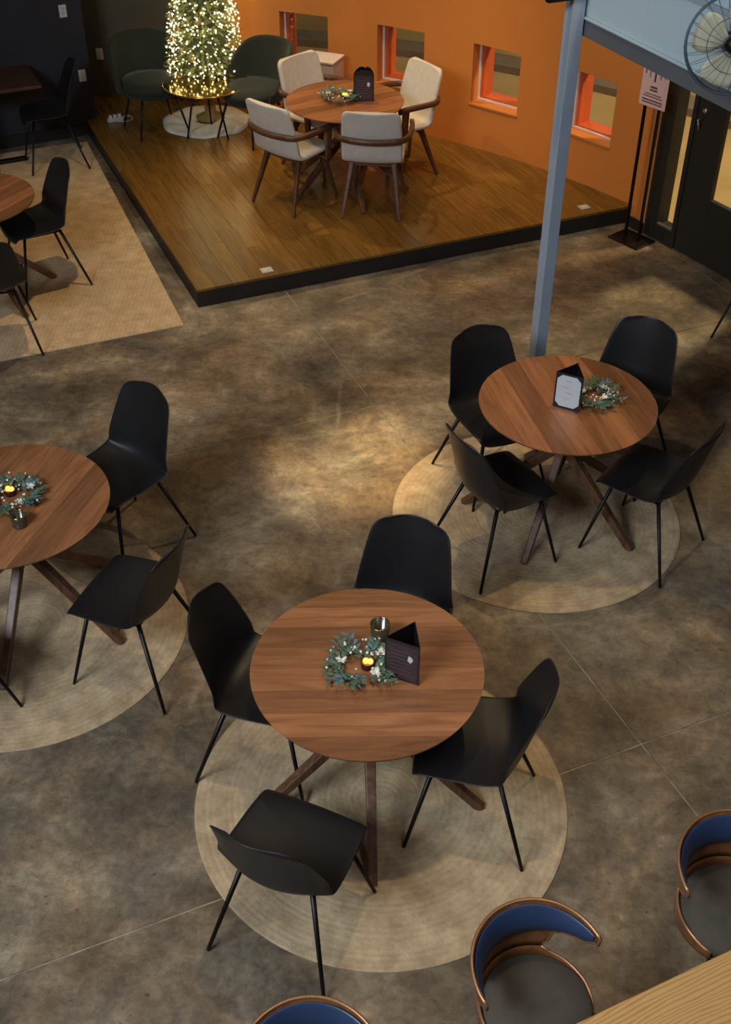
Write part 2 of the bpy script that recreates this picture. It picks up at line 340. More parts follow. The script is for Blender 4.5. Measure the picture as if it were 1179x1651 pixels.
# ------------------------------------------------------------------ mesh helpers
class MB:
    """collects vertices and faces of ONE mesh"""
    def __init__(s): s.v = []; s.f = []
    def add(s, vs, fs):
        k = len(s.v); s.v += [tuple(p) for p in vs]; s.f += [tuple(i+k for i in f) for f in fs]; return s
    def box(s, c, d, rz=0.0, rot=None):
        hx, hy, hz = d[0]/2, d[1]/2, d[2]/2
        m = rot if rot is not None else Matrix.Rotation(rz, 3, 'Z')
        vs = [Vector(c) + m @ Vector((x*hx, y*hy, z*hz)) for x in (-1, 1) for y in (-1, 1) for z in (-1, 1)]
        return s.add(vs, [(0, 1, 3, 2), (4, 6, 7, 5), (0, 4, 5, 1), (2, 3, 7, 6), (0, 2, 6, 4), (1, 5, 7, 3)])
    def prism(s, poly, z0, z1):
        n = len(poly)
        vs = [(x, y, z0) for x, y in poly] + [(x, y, z1) for x, y in poly]
        return s.add(vs, [tuple(range(n))[::-1], tuple(range(n, 2*n))] + [(i, (i+1) % n, n+(i+1) % n, n+i) for i in range(n)])
    def tube(s, pts, rad, n=8, cap=True, closed=False):
        pts = [Vector(p) for p in pts]; m = len(pts)
        if not hasattr(rad, '__len__'): rad = [rad]*m
        vs = []; up = None
        for i, p in enumerate(pts):
            a = pts[(i-1) % m] if closed else pts[max(i-1, 0)]
            b = pts[(i+1) % m] if closed else pts[min(i+1, m-1)]
            t = (b-a).normalized()
            if up is None:
                up = Vector((0, 0, 1)) if abs(t.z) < 0.9 else Vector((1, 0, 0))
            x = t.cross(up).normalized(); y = x.cross(t).normalized(); up = y
            for j in range(n):
                q = 2*pi*j/n; vs.append(p + rad[i]*(cos(q)*x + sin(q)*y))
        fs = []
        for i in range(m if closed else m-1):
            for j in range(n):
                a = i*n+j; b = i*n+(j+1) % n; c = ((i+1) % m)*n+(j+1) % n; d = ((i+1) % m)*n+j
                fs.append((a, b, c, d))
        if cap and not closed:
            fs.append(tuple(range(n))[::-1]); fs.append(tuple(range((m-1)*n, m*n)))
        return s.add(vs, fs)
    def bar(s, a, b, w0, h0, w1, h1, side=None):
        """tapered rectangular bar from a to b; w along side"""
        a, b = Vector(a), Vector(b); t = (b-a).normalized()
        x = Vector(side) if side is not None else t.cross(Vector((0, 0, 1)))
        if x.length < 1e-5: x = Vector((1, 0, 0))
        x = (x - t*x.dot(t)).normalized(); y = t.cross(x)
        vs = []
        for p, w, h in ((a, w0, h0), (b, w1, h1)):
            for u, v in ((-1, -1), (1, -1), (1, 1), (-1, 1)): vs.append(p + x*u*w/2 + y*v*h/2)
        return s.add(vs, [(3, 2, 1, 0), (4, 5, 6, 7)] + [(i, (i+1) % 4, 4+(i+1) % 4, 4+i) for i in range(4)])
    def lathe(s, prof, n=32, c=(0, 0, 0), a0=0.0, a1=2*pi):
        full = abs(a1-a0-2*pi) < 1e-6; m = len(prof); vs = []
        cnt = n if full else n+1
        for j in range(cnt):
            q = a0+(a1-a0)*j/n
            for r, z in prof: vs.append((c[0]+r*cos(q), c[1]+r*sin(q), c[2]+z))
        fs = []
        for j in range(n):
            k = (j+1) % cnt
            for i in range(m-1):
                fs.append((j*m+i, k*m+i, k*m+i+1, j*m+i+1))
        return s.add(vs, fs)
    def ball(s, c, r, n=6, m=4, sc=(1, 1, 1)):
        vs = [(c[0], c[1], c[2]-r*sc[2])]
        for i in range(1, m):
            p = -pi/2+pi*i/m
            for j in range(n):
                q = 2*pi*j/n; vs.append((c[0]+r*cos(p)*cos(q)*sc[0], c[1]+r*cos(p)*sin(q)*sc[1], c[2]+r*sin(p)*sc[2]))
        vs.append((c[0], c[1], c[2]+r*sc[2])); top = len(vs)-1
        fs = [(0, 1+(j+1) % n, 1+j) for j in range(n)]
        for i in range(m-2):
            for j in range(n):
                fs.append((1+i*n+j, 1+i*n+(j+1) % n, 1+(i+1)*n+(j+1) % n, 1+(i+1)*n+j))
        fs += [(top, 1+(m-2)*n+j, 1+(m-2)*n+(j+1) % n) for j in range(n)]
        return s.add(vs, fs)
    def grid(s, rows, closed_u=False):
        m = len(rows); n = len(rows[0]); vs = [p for r in rows for p in r]; fs = []
        for i in range(m-1):
            for j in range(n if closed_u else n-1):
                fs.append((i*n+j, i*n+(j+1) % n, (i+1)*n+(j+1) % n, (i+1)*n+j))
        return s.add(vs, fs)
    def build(s, name, material, parent=None, smooth=False, bevel=0.0, solid=0.0, subd=0, loc=None, rz=None):
        me = bpy.data.meshes.new(name); me.from_pydata(s.v, [], s.f)
        bm = bmesh.new(); bm.from_mesh(me); bmesh.ops.recalc_face_normals(bm, faces=bm.faces[:]); bm.to_mesh(me); bm.free()
        me.materials.append(material); me.update()
        if smooth:
            for p in me.polygons: p.use_smooth = True
        o = bpy.data.objects.new(name, me); C.objects.link(o)
        if parent: o.parent = parent
        if loc is not None: o.location = loc
        if rz is not None: o.rotation_euler = (0, 0, rz)
        if solid:
            q = o.modifiers.new('thickness', 'SOLIDIFY'); q.thickness = solid; q.offset = 0
        if bevel:
            q = o.modifiers.new('bevel', 'BEVEL'); q.width = bevel; q.segments = 2; q.limit_method = 'ANGLE'; q.angle_limit = R_(40)
        if subd:
            q = o.modifiers.new('subdivision', 'SUBSURF'); q.levels = subd; q.render_levels = subd
        return o

def tag(o, label=None, cat=None, group=None, kind=None):
    if label: o['label'] = label
    if cat: o['category'] = cat
    if group: o['group'] = group
    if kind: o['kind'] = kind
    return o

def thing(name, loc=(0, 0, 0), rz=0.0, label=None, cat=None, group=None):
    o = bpy.data.objects.new(name, None); C.objects.link(o); o.empty_display_size = 0.1
    o.location = loc; o.rotation_euler = (0, 0, rz)
    return tag(o, label, cat, group)

def dup(root, loc, rz, label, group=None):
    def cp(o, par):
        c = o.copy(); C.objects.link(c)
        if par: c.parent = par
        for ch in o.children: cp(ch, c)
        return c
    r = cp(root, None); r.location = loc; r.rotation_euler = (0, 0, rz)
    r['label'] = label
    if group: r['group'] = group
    return r

def struct(o):
    o['kind'] = 'structure'; return o

def crom(pts, n):
    """Catmull-Rom through control tuples, n samples per span"""
    out = []; P = [pts[0]]+list(pts)+[pts[-1]]
    for i in range(1, len(P)-2):
        for k in range(n):
            t = k/n; a, b, c, d = P[i-1], P[i], P[i+1], P[i+2]
            out.append(tuple(0.5*((2*b[q])+(c[q]-a[q])*t+(2*a[q]-5*b[q]+4*c[q]-d[q])*t*t+(3*b[q]-a[q]-3*c[q]+d[q])*t**3) for q in range(len(b))))
    out.append(tuple(pts[-1])); return out

# ------------------------------------------------------------------ setting: floor, curved wall, platform
CX, CY, RW = -3.194, 5.84, 7.114
def onc(deg, r=RW): return (CX+r*cos(R_(deg)), CY+r*sin(R_(deg)))

disc = [onc(a, RW+0.02) for a in range(0, 360, 2)]
flo = struct(MB().prism(disc, -0.1, -0.004).build('floor', M['joint']))
def clip(poly_, a, b):
    out = []; inside = lambda p: (b[0]-a[0])*(p[1]-a[1])-(b[1]-a[1])*(p[0]-a[0]) >= 0
    for i in range(len(poly_)):
        p, q = poly_[i-1], poly_[i]; ip, iq = inside(p), inside(q)
        if ip != iq:
            d1 = (b[0]-a[0])*(p[1]-a[1])-(b[1]-a[1])*(p[0]-a[0]); d2 = (b[0]-a[0])*(q[1]-a[1])-(b[1]-a[1])*(q[0]-a[0]); k = d1/(d1-d2)
            out.append((p[0]+(q[0]-p[0])*k, p[1]+(q[1]-p[1])*k))
        if iq: out.append(q)
    return out
AX = R_(23.6); SJ = 3.42; JG = 0.005          # saw-cut slabs follow the room axes
for iu in range(-3, 4):
    for iv in range(-3, 4):
        u0, u1 = 2.90+iu*SJ+JG, 2.90+(iu+1)*SJ-JG; v0, v1 = 3.05+iv*SJ+JG, 3.05+(iv+1)*SJ-JG
        pl = [(u*cos(AX)-v*sin(AX), u*sin(AX)+v*cos(AX)) for u, v in ((u0, v0), (u1, v0), (u1, v1), (u0, v1))]
        for i in range(len(disc)):
            pl = clip(pl, disc[i], disc[(i+1) % len(disc)])
            if not pl: break
        if len(pl) < 3: continue
        ar = 0.5*abs(sum(pl[i-1][0]*pl[i][1]-pl[i][0]*pl[i-1][1] for i in range(len(pl))))
        if ar < 0.02: continue
        sb = MB().prism(pl, -0.02, 0.0).build('slab', M['concrete'], flo)
        g = rng.uniform(0.90, 1.08); sb.color = (g, g, g, 1)

WT = 0.30          # wall thickness
WH = 4.4
WINS = [(71.25, 66.9), (62.4, 58.1), (53.62, 49.25), (44.75, 40.35)]
WZ0, WZ1 = 0.595, 1.172
def wall_seg(mb, a0, a1, z0, z1, r0=RW, r1=RW+WT):
    n = max(1, int(abs(a1-a0)/1.0)); rows = []
    for i in range(n+1):
        a = a0+(a1-a0)*i/n
        p, q = onc(a, r0), onc(a, r1)
        rows.append([(p[0], p[1], z0), (q[0], q[1], z0), (q[0], q[1], z1), (p[0], p[1], z1)])
    mb.grid(rows, closed_u=True)
    k = len(mb.v)-4*(n+1)
    mb.f += [(k, k+1, k+2, k+3), (k+4*n+3, k+4*n+2, k+4*n+1, k+4*n)]
A_OR0, A_OR1 = 79.0, 36.3
w_ = MB(); edges = [A_OR0] + [x for p in WINS for x in p] + [A_OR1]
for i in range(0, len(edges), 2): wall_seg(w_, edges[i], edges[i+1], 0, WH)
for a, b in WINS:
    wall_seg(w_, a, b, 0, WZ0); wall_seg(w_, a, b, WZ1, WH)
struct(w_.build('wall_right', M['orange']))
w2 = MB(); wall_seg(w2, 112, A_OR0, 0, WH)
struct(w2.build('wall_back', M['charcoal_treelit']))
# windows: white frame at mid depth, glass, bright painted outer reveal
for i, (a, b) in enumerate(WINS):
    am = (a+b)/2
    wroot = thing('window_%d' % (i+1), (*onc(am), WZ0)); struct(wroot)
    def loc(p, z): return (p[0]-onc(am)[0], p[1]-onc(am)[1], z-WZ0)
    def piece(name, a0, a1, z0, z1, r0, r1, m):
        mb = MB()
        vs = []
        for aa in (a0, a1):
            for r in (r0, r1):
                for z in (z0, z1): vs.append(loc(onc(aa, r), z))
        mb.add(vs, [(0, 1, 3, 2), (4, 6, 7, 5), (0, 4, 5, 1), (2, 3, 7, 6), (0, 2, 6, 4), (1, 5, 7, 3)])
        return mb.build(name, m, wroot)
    da = 0.16
    rf0, rf1 = RW+0.125, RW+0.15
    piece('window_frame', a, a-da, WZ0, WZ1, rf0, rf1, M['white_frame'])
    piece('window_frame', b+da, b, WZ0, WZ1, rf0, rf1, M['white_frame'])
    piece('window_frame', a-da, b+da, WZ0, WZ0+0.02, rf0, rf1, M['white_frame'])
    piece('window_frame', a-da, b+da, WZ1-0.02, WZ1, rf0, rf1, M['white_frame'])
    piece('pane', a-da, b+da, WZ0+0.02, WZ1-0.02, rf0+0.010, rf0+0.015, M['glass'])
    piece('outer_jamb', a, a-0.42, WZ0, WZ1, rf1, RW+WT+0.02, M['reveal'])
    piece('outer_jamb', b+0.1, b, WZ0, WZ1, rf1, RW+WT+0.02, M['reveal'])
    piece('outer_sill', a-0.42, b+0.1, WZ0, WZ0+0.035, rf1, RW+WT+0.02, M['reveal'])
    piece('inner_sill', a+0.1, b-0.1, WZ0-0.012, WZ0+0.004, RW-0.012, rf0, M['orange'])

# partition on the left with its plates
U_ = Vector((cos(R_(23.2)), sin(R_(23.2)), 0)); V_ = Vector((-U_.y, U_.x, 0))
e1 = Vector((-2.872, 12.295)); dA = Vector((cos(R_(25.6)), sin(R_(25.6))))
nA = Vector((-dA.y, dA.x))
p0 = e1-dA*5.0
poly = [tuple(p0), tuple(e1), tuple(e1+nA*0.9), tuple(p0+nA*0.9)]
struct(MB().prism(poly, 0, WH).build('wall_left', M['charcoal']))
bb = [tuple(p0-nA*0.02), tuple(e1-nA*0.02), tuple(e1-nA*0.001), tuple(p0-nA*0.001)]
struct(MB().prism(bb, 0, 0.12).build('baseboard_left', M['black_trim']))

# right-hand remainder of the round wall, beyond the door
P0 = Vector((2.50, 9.96)); dD = Vector((cos(R_(-58)), sin(R_(-58)))); nD = Vector((-dD.y, dD.x))   # nD points outdoors
def dpt(s, off=0.0): return tuple(P0+dD*s+nD*off)
w3 = MB(); wall_seg(w3, 17.6, -10, 0, WH, RW-0.02, RW+WT-0.02)
struct(w3.build('wall_entry', M['charcoal']))
w4 = MB().prism([dpt(-0.06, 0.0), dpt(0.05, 0.0), dpt(0.05, 0.2), dpt(-0.06, 0.2)], 0, WH)
struct(w4.build('trim_1', M['orange']))
struct(MB().prism([dpt(0.05, 0), dpt(2.06, 0), dpt(2.06, 0.2), dpt(0.05, 0.2)], 2.3, WH).build('wall_lintel', M['charcoal']))
# low black base trim where the orange wall meets the concrete
struct(MB().prism([dpt(-0.13, -0.02), dpt(0.05, -0.02), dpt(0.05, -0.002), dpt(-0.13, -0.002)], 0, 0.1).build('baseboard_entry', M['black_trim']))

# dark aluminium shop front: sidelight + glazed door
def dbox(name, s0, s1, z0, z1, o0, o1, m, parent, bevel=0.0):
    r = parent.location
    pl = [(x-r.x, y-r.y) for x, y in (dpt(s0, o0), dpt(s1, o0), dpt(s1, o1), dpt(s0, o1))]
    return MB().prism(pl, z0, z1).build(name, m, parent, bevel=bevel)
sl = struct(thing('window_5', (*dpt(0.28), 0)))
dbox('frame_post', 0.05, 0.20, 0, 2.3, 0.0, 0.14, M['black_alu'], sl, 0.004)
dbox('frame_post', 0.385, 0.43, 0, 2.3, 0.0, 0.14, M['black_alu'], sl, 0.004)
dbox('frame_rail', 0.20, 0.385, 0, 0.15, 0.0, 0.14, M['black_alu'], sl, 0.004)
dbox('frame_rail', 0.20, 0.385, 2.2, 2.3, 0.0, 0.14, M['black_alu'], sl, 0.004)
dbox('sill_strip', 0.20, 0.385, 0.15, 0.165, 0.0, 0.03, M['chrome'], sl)
dbox('pane', 0.20, 0.385, 0.165, 2.2, 0.06, 0.066, M['glass'], sl)
dr = struct(thing('door_1', (*dpt(0.9), 0)))
dbox('door_stile', 0.435, 0.74, 0.012, 2.28, 0.01, 0.06, M['black_alu'], dr, 0.004)
dbox('door_stile', 1.50, 1.62, 0.012, 2.28, 0.01, 0.06, M['black_alu'], dr, 0.004)
dbox('door_rail', 0.74, 1.50, 0.012, 0.575, 0.01, 0.06, M['black_alu'], dr, 0.004)
dbox('door_rail', 0.74, 1.50, 2.16, 2.28, 0.01, 0.06, M['black_alu'], dr, 0.004)
dbox('pane', 0.74, 1.50, 0.575, 2.16, 0.030, 0.036, M['glass'], dr)
lk = MB(); a_, b_ = Vector((*dpt(0.525, 0.012), 1.275))-dr.location, Vector((*dpt(0.525, -0.015), 1.275))-dr.location
lk.tube([a_, b_], 0.022, 12)
lk.build('lock_cylinder', M['chrome'], dr, True)
hd = MB(); h1 = Vector((*dpt(0.50, 0.012), 1.20))-dr.location; h2 = Vector((*dpt(0.50, -0.045), 1.20))-dr.location; h3 = Vector((*dpt(0.53, -0.05), 1.13))-dr.location
hd.tube([h1, h2, h3], [0.010, 0.009, 0.007], 8)
hd.build('door_handle', M['chrome'], dr, True)
dj = struct(thing('door_2', (*dpt(1.8), 0)))
dbox('frame_post', 1.625, 2.06, 0, 2.3, 0.0, 0.14, M['black_alu'], dj, 0.004)

# outdoors beyond the glass
gr = MB(); gi = [onc(a, RW+WT+0.01) for a in range(-10, 101, 3)]; go = [onc(a, RW+16) for a in range(-10, 101, 3)]
gr.grid([[(*p, -0.12), (*q, -0.12)] for p, q in zip(gi, go)])
tag(struct(gr.build('floor_street', M['pave'])))
kb = MB(); rows = []
for a in range(-10, 101, 3):
    p, q = onc(a, RW+2.9), onc(a, RW+3.3); rows.append([(*p, -0.12), (*p, -0.03), (*q, -0.03), (*q, -0.12)])
kb.grid(rows); struct(kb.build('trim_kerb', M['kerb']))
ex = MB(); rows = []
for a in range(-10, 101, 5):
    p, q = onc(a, RW+7.0), onc(a, RW+7.4); rows.append([(*p, -0.12), (*p, 5), (*q, 5), (*q, -0.12)])
ex.grid(rows); struct(ex.build('wall_street', M['ext_wall']))
def lamp(name, deg, r, z, watts, col):
    l = bpy.data.lights.new(name, 'POINT'); l.energy = watts; l.color = col; l.shadow_soft_size = 0.25
    o = bpy.data.objects.new(name, l); C.objects.link(o); o.location = (*onc(deg, r), z)
lamp('street_lamp', 30, RW+2.6, 3.6, 480, (1.0, 0.78, 0.42))
lamp('street_lamp', 56, RW+2.4, 3.8, 90, (1.0, 0.78, 0.45))

# raised platform
PF = Vector((-1.378, 8.512, 0)); PH = 0.16
def plat(u, v): return PF+U_*u+V_*v
def vmax(u, r=RW-0.004):
    p = plat(u, 0)-Vector((CX, CY, 0)); b = p.dot(V_); c = p.dot(p)-r*r
    return -b+sqrt(max(b*b-c, 0))
umax = 0
while vmax(umax+0.01) > 0.03 and umax < 6 and (plat(umax+0.01, 0)-Vector((CX, CY, 0))).length < RW-0.004: umax += 0.01
proot = thing('platform', tuple(PF)); struct(proot)
n = 40
poly = [plat(0.03, 0.03), plat(umax-0.03, 0.03)] + [plat(umax*(1-i/n)+0.03*(i/n), max(0.04, vmax(umax*(1-i/n), RW-0.03))) for i in range(1, n+1)]
MB().prism([(p.x-PF.x, p.y-PF.y) for p in poly], 0.0, PH-0.022).build('subfloor', M['black_trim'], proot)
def pbox(u0, u1, v0, v1, z0, z1):
    return MB().prism([((plat(u, v)-PF).x, (plat(u, v)-PF).y) for u, v in ((u0, v0), (u1, v0), (u1, v1), (u0, v1))], z0, z1)
pbox(0, umax-0.02, 0, 0.028, 0.0, PH-0.024).build('fascia_board', M['black_trim'], proot)
pbox(0, 0.028, 0.03, vmax(0)-0.6, 0.0, PH-0.024).build('fascia_board', M['black_trim'], proot)
PWD = 0.155; u = 0.0; k = 0
while u < umax-0.02:
    u1 = min(u+PWD, umax); g = 0.0012
    va, vb = vmax(u+g), vmax(u1-g)
    cuts = [0.0]; q = rng.uniform(0.4, 1.5)
    while q < min(va, vb)-0.3:
        cuts.append(q); q += rng.uniform(1.1, 1.7)
    for i, c0 in enumerate(cuts):
        last = i == len(cuts)-1
        e0 = va if last else cuts[i+1]-g; e1_ = vb if last else cuts[i+1]-g
        if max(e0, e1_) - c0 < 0.02: continue
        e0 = max(e0, c0+0.005); e1_ = max(e1_, c0+0.005)
        cu, cv = (u+u1)/2, c0
        pl = [(u+g-cu, c0+g-cv), (u1-g-cu, c0+g-cv), (u1-g-cu, e1_-cv), (u+g-cu, e0-cv)]
        lc = plat(cu, cv)-PF
        MB().prism(pl, PH-0.022, PH+rng.uniform(-0.0008, 0.0008)).build('plank', M['deckwood'], proot, loc=tuple(lc), rz=R_(23.2))
    u = u1
# recessed floor boxes on the platform edge
def floorbox(u, v, label):
    t = thing('floor_outlet', tuple(plat(u, v)+Vector((0, 0, PH))), R_(23.2), label, 'outlet', 'outlets on the platform edge')
    MB().box((0, 0, 0.004), (0.10, 0.085, 0.008)).build('cover_plate', M['brass_plate'], t, bevel=0.003)
    MB().box((0, 0.012, 0.010), (0.06, 0.02, 0.004)).build('flap', M['plate'], t, bevel=0.001)
    MB().box((0, -0.016, 0.010), (0.06, 0.02, 0.004)).build('flap', M['plate'], t, bevel=0.001)
def uv(x, y):
    d = Vector((x, y, 0))-PF; return d.dot(U_), d.dot(V_)
floorbox(*uv(-0.834, 8.858), 'white outlet cover near the left front corner of the platform')
floorbox(*uv(2.00, 10.11), 'white outlet cover at the right end of the platform by the orange wall')

# ------------------------------------------------------------------ rugs
def round_rug(x, y, d, label):
    mb = MB(); rings = 34; prof = []
    for i in range(rings*4+1):
        t = i/(rings*4); r = t*d/2
        prof.append((r, 0.0068+0.0012*abs(sin(pi*rings*t))))
    prof += [(d/2+0.003, 0.004), (d/2+0.002, 0.0)]
    mb.lathe(prof, 96)
    o = mb.build('round_rug', M['jute'], smooth=True, loc=(x, y, 0.0005))
    return tag(o, label, 'rug', 'round jute rugs')
round_rug(0.081, 3.598, 1.83, 'round braided jute rug under the nearest round table, in front')
round_rug(1.092, 5.840, 1.83, 'round braided jute rug under the table beside the grey column')
round_rug(-1.940, 4.796, 1.83, 'round braided jute rug cut by the left edge of the picture')
c0 = Vector((-1.461, 8.22)); ex_ = Vector((cos(R_(202.4)), sin(R_(202.4)))); ey_ = Vector((cos(R_(111.4)), sin(R_(111.4))))
rug = MB(); NX, NY = 60, 60; rows = []
L1, L2 = 3.4, 4.10
for i in range(NX+1):
    row = []
    for j in range(NY+1):
        p = ex_*(L1*i/NX)+ey_*(L2*j/NY)
        row.append((p.x, p.y, 0.006+0.0003*sin(i*2.1)))
    rows.append(row)
rug.grid(rows)
bp_ = [Vector((0, 0)), ex_*L1, ex_*L1+ey_*L2, ey_*L2]
rug.prism([tuple(p) for p in bp_], 0.0, 0.0045)
tag(rug.build('area_rug', M['jute_flat'], smooth=False, loc=(c0.x, c0.y, 0.0005)), 'large rectangular tan jute rug beside the wooden platform', 'rug')

# ------------------------------------------------------------------ steel column, canopy, fan
cb = (1.205, 7.10)
col = thing('steel_column', (*cb, 0), R_(23.2), 'blue-grey steel column rising behind the table with the white menu card', 'column')
cw = 0.085
colm = MB(); colm.box((0, -0.036, 2.3), (cw, 0.012, 4.6)); colm.box((0, 0.036, 2.3), (cw, 0.012, 4.6)); colm.box((-0.012, 0, 2.3), (0.052, 0.062, 4.6))
colm.build('shaft', M['steel_blue'], col, bevel=0.003)
MB().box((0, 0, 0.008), (0.26, 0.26, 0.016)).build('base_plate', M['steel_blue'], col, bevel=0.003)
for sx in (-1, 1):
    for sy in (-1, 1):
        MB().lathe([(0, 0.034), (0.012, 0.034), (0.014, 0.016), (0.014, 0.015)], 8, (sx*0.1, sy*0.1, 0)).build('bolt', M['steel_blue'], col)
# bracket bars on the column
br = thing('wall_bracket', (*cb, 2.86), R_(23.2), 'pair of dark brown metal bars fixed to the grey column at the top', 'bracket')
MB().bar((-0.0425, -0.02, 0.02), (-0.33, -0.01, 0.02), 0.05, 0.03, 0.05, 0.03).build('bar', M['black_steel'], br)
MB().bar((-0.0425, -0.075, -0.015), (-0.24, -0.075, -0.015), 0.04, 0.026, 0.04, 0.026).build('bar', M['black_steel'], br)
# mezzanine edge: steel beam, pale panels above it, cap strip
kA = Vector((1.239, 7.158, 0)); kd = Vector((cos(R_(-64.7)), sin(R_(-64.7)), 0)); kn = Vector((-kd.y, kd.x, 0))
can = struct(thing('mezzanine', (kA.x, kA.y, 2.6), 0))
def kbox(s0, s1, o0, o1, z0, z1):
    pl = [kd*s+kn*o_ for s, o_ in ((s0, o0), (s1, o0), (s1, o1), (s0, o1))]
    return MB().prism([(p.x, p.y) for p in pl], z0, z1)
kbox(0.03, 4.6, 0.0, 0.05, 0.0, 0.10).build('beam', M['deck_fascia'], can, bevel=0.003)
kbox(0.03, 4.6, -0.014, 0.05, 0.1005, 0.112).build('beam_flange', M['deck_panel'], can, bevel=0.002)
for s0, s1 in ((0.03, 0.618), (0.62, 1.85), (1.852, 3.1), (3.102, 4.6)):
    kbox(s0, s1, 0.006, 0.05, 0.113, 0.42).build('fascia_panel', M['deck_panel'], can, bevel=0.003)
kbox(0.03, 4.6, -0.006, 0.05, 0.421, 0.452).build('cap_strip', M['steel_blue'], can, bevel=0.003)
kbox(0.03, 4.6, 0.004, 0.05, 0.453, 0.75).build('upper_panel', M['deck_panel'], can, bevel=0.003)
kbox(0.03, 4.6, 0.051, 2.2, 0.02, 0.40).build('slab', M['deck_fascia'], can)
# caged fan on the canopy edge
fp = Vector((1.735, 5.685, 2.993)); fdir = (Vector((0.1, 0, 4.3))-fp).normalized()
fan = thing('caged_fan', tuple(fp), 0, 'round wire-caged fan with cream blades on the pale mezzanine edge, top right', 'fan')
fx = fdir.cross(Vector((0, 0, 1))).normalized(); fy = fx.cross(fdir).normalized(); FR = 0.225
def fpt(r, a, d): return fx*(r*cos(a))+fy*(r*sin(a))+fdir*d
cg = MB()
for r, d, t in ((FR, 0.0, 0.006), (FR*0.98, 0.05, 0.003), (FR*0.98, -0.05, 0.003), (FR*0.55, 0.075, 0.002), (0.05, 0.082, 0.003)):
    cg.tube([fpt(r, 2*pi*i/48, d) for i in range(48)], t, 6, closed=True)
cgo = cg.build('cage_ring', M['fan_wire'], fan, True)
cw_ = MB()
for i in range(28):
    a = 2*pi*i/28
    cw_.tube([fpt(0.05, a, 0.082), fpt(FR*0.55, a+0.08, 0.075), fpt(FR*0.98, a+0.16, 0.05), fpt(FR, a+0.17, 0), fpt(FR*0.98, a+0.16, -0.05), fpt(0.06, a, -0.07)], 0.0011, 4)
cw_.build('cage_wire', M['fan_wire'], fan)
for i in range(4):
    a0 = i*pi/2+0.3; rows = []
    for k in range(7):
        r = 0.04+(FR*0.86-0.04)*k/6; wd = 0.5+0.9*sin(pi*min(1, k/6*0.7+0.15))
        rows.append([fpt(r, a0+wd*(j/6-0.5), 0.025*(j/6-0.5)*2) for j in range(7)])
    MB().grid(rows).build('blade', M['fan_blade'], fan, True, solid=0.003)
hb = MB(); hb.tube([fpt(0, 0, -0.06), fpt(0, 0, 0.03), fpt(0, 0, 0.045)], [0.042, 0.042, 0.03], 16); hb.build('hub', M['black_steel'], fan, True)
mt_ = MB(); mt_.tube([fpt(0, 0, -0.055), fpt(0, 0, -0.16)], 0.06, 16); mt_.build('motor', M['fan_wire'], fan, True)
ft = fpt(0, 0, -0.12); hit = Vector((fp.x, fp.y, 0))-Vector((kA.x, kA.y, 0)); foot = kA+kd*(hit.dot(kd))+kn*0.004; foot.z = fp.z-0.10; foot = foot-fp
MB().tube([ft, ft.lerp(foot, 0.5)+Vector((0, 0, 0.02)), foot], 0.012, 8).build('mount_arm', M['fan_wire'], fan, True)
MB().box(tuple(foot), (0.10, 0.012, 0.12), R_(-64.7)).build('mount_base', M['fan_wire'], fan)
pc = MB(); pc.tube(crom([tuple(fpt(0.0, 0, -0.16)), tuple(fpt(0.07, 2.0, -0.10)), tuple(fpt(0.20, 2.2, 0.02)), tuple(fpt(0.34, 2.25, 0.0)), tuple(fpt(0.6, 2.1, -0.2))], 6), 0.004, 6)
pc.build('power_cord', M['fan_wire'], fan, True)

# ------------------------------------------------------------------ black shell chairs
def shell_rows(ctrl, nu, nspan, round_front, round_top, curl, tmin=0.55):
    """ctrl: (y, z, halfwidth, edge_lift_y, edge_lift_z)"""
    pts = crom(ctrl, nspan)
    L = [0]
    for a, b in zip(pts, pts[1:]): L.append(L[-1]+hypot(b[0]-a[0], b[1]-a[1]))
    rows = []
    for (y, z, hw, ly, lz), s in zip(pts, L):
        f = 1.0
        if s < round_front: f = 0.62+0.38*sqrt(max(0, 1-(1-s/round_front)**2))
        e = L[-1]-s
        if e < round_top: f = tmin+(1-tmin)*sqrt(max(0, 1-(1-e/round_top)**2))
        rows.append([(hw*f*(2*j/nu-1), y+ly*abs(2*j/nu-1)**curl, z+lz*abs(2*j/nu-1)**curl) for j in range(nu+1)])
    return rows
SHELL = [(0.235, 0.398, 0.205, -0.015, 0.0), (0.230, 0.430, 0.218, -0.012, 0.002), (0.19, 0.450, 0.230, 0, 0.004), (0.08, 0.446, 0.240, 0, 0.016),
         (-0.06, 0.435, 0.246, 0, 0.032), (-0.155, 0.438, 0.246, 0.016, 0.050), (-0.205, 0.475, 0.240, 0.056, 0.044), (-0.232, 0.545, 0.232, 0.078, 0.018),
         (-0.256, 0.64, 0.220, 0.072, 0.0), (-0.282, 0.74, 0.202, 0.056, 0), (-0.303, 0.815, 0.184, 0.040, -0.006), (-0.315, 0.852, 0.172, 0.032, -0.012)]
KX, KZ = 1.10, 1.16
SHELL = [(a*KX, b*KZ, c*KX, d*KX, e*KZ) for a, b, c, d, e in SHELL]
def kp(x, y, z): return (x*KX, y*KX, z*KZ)
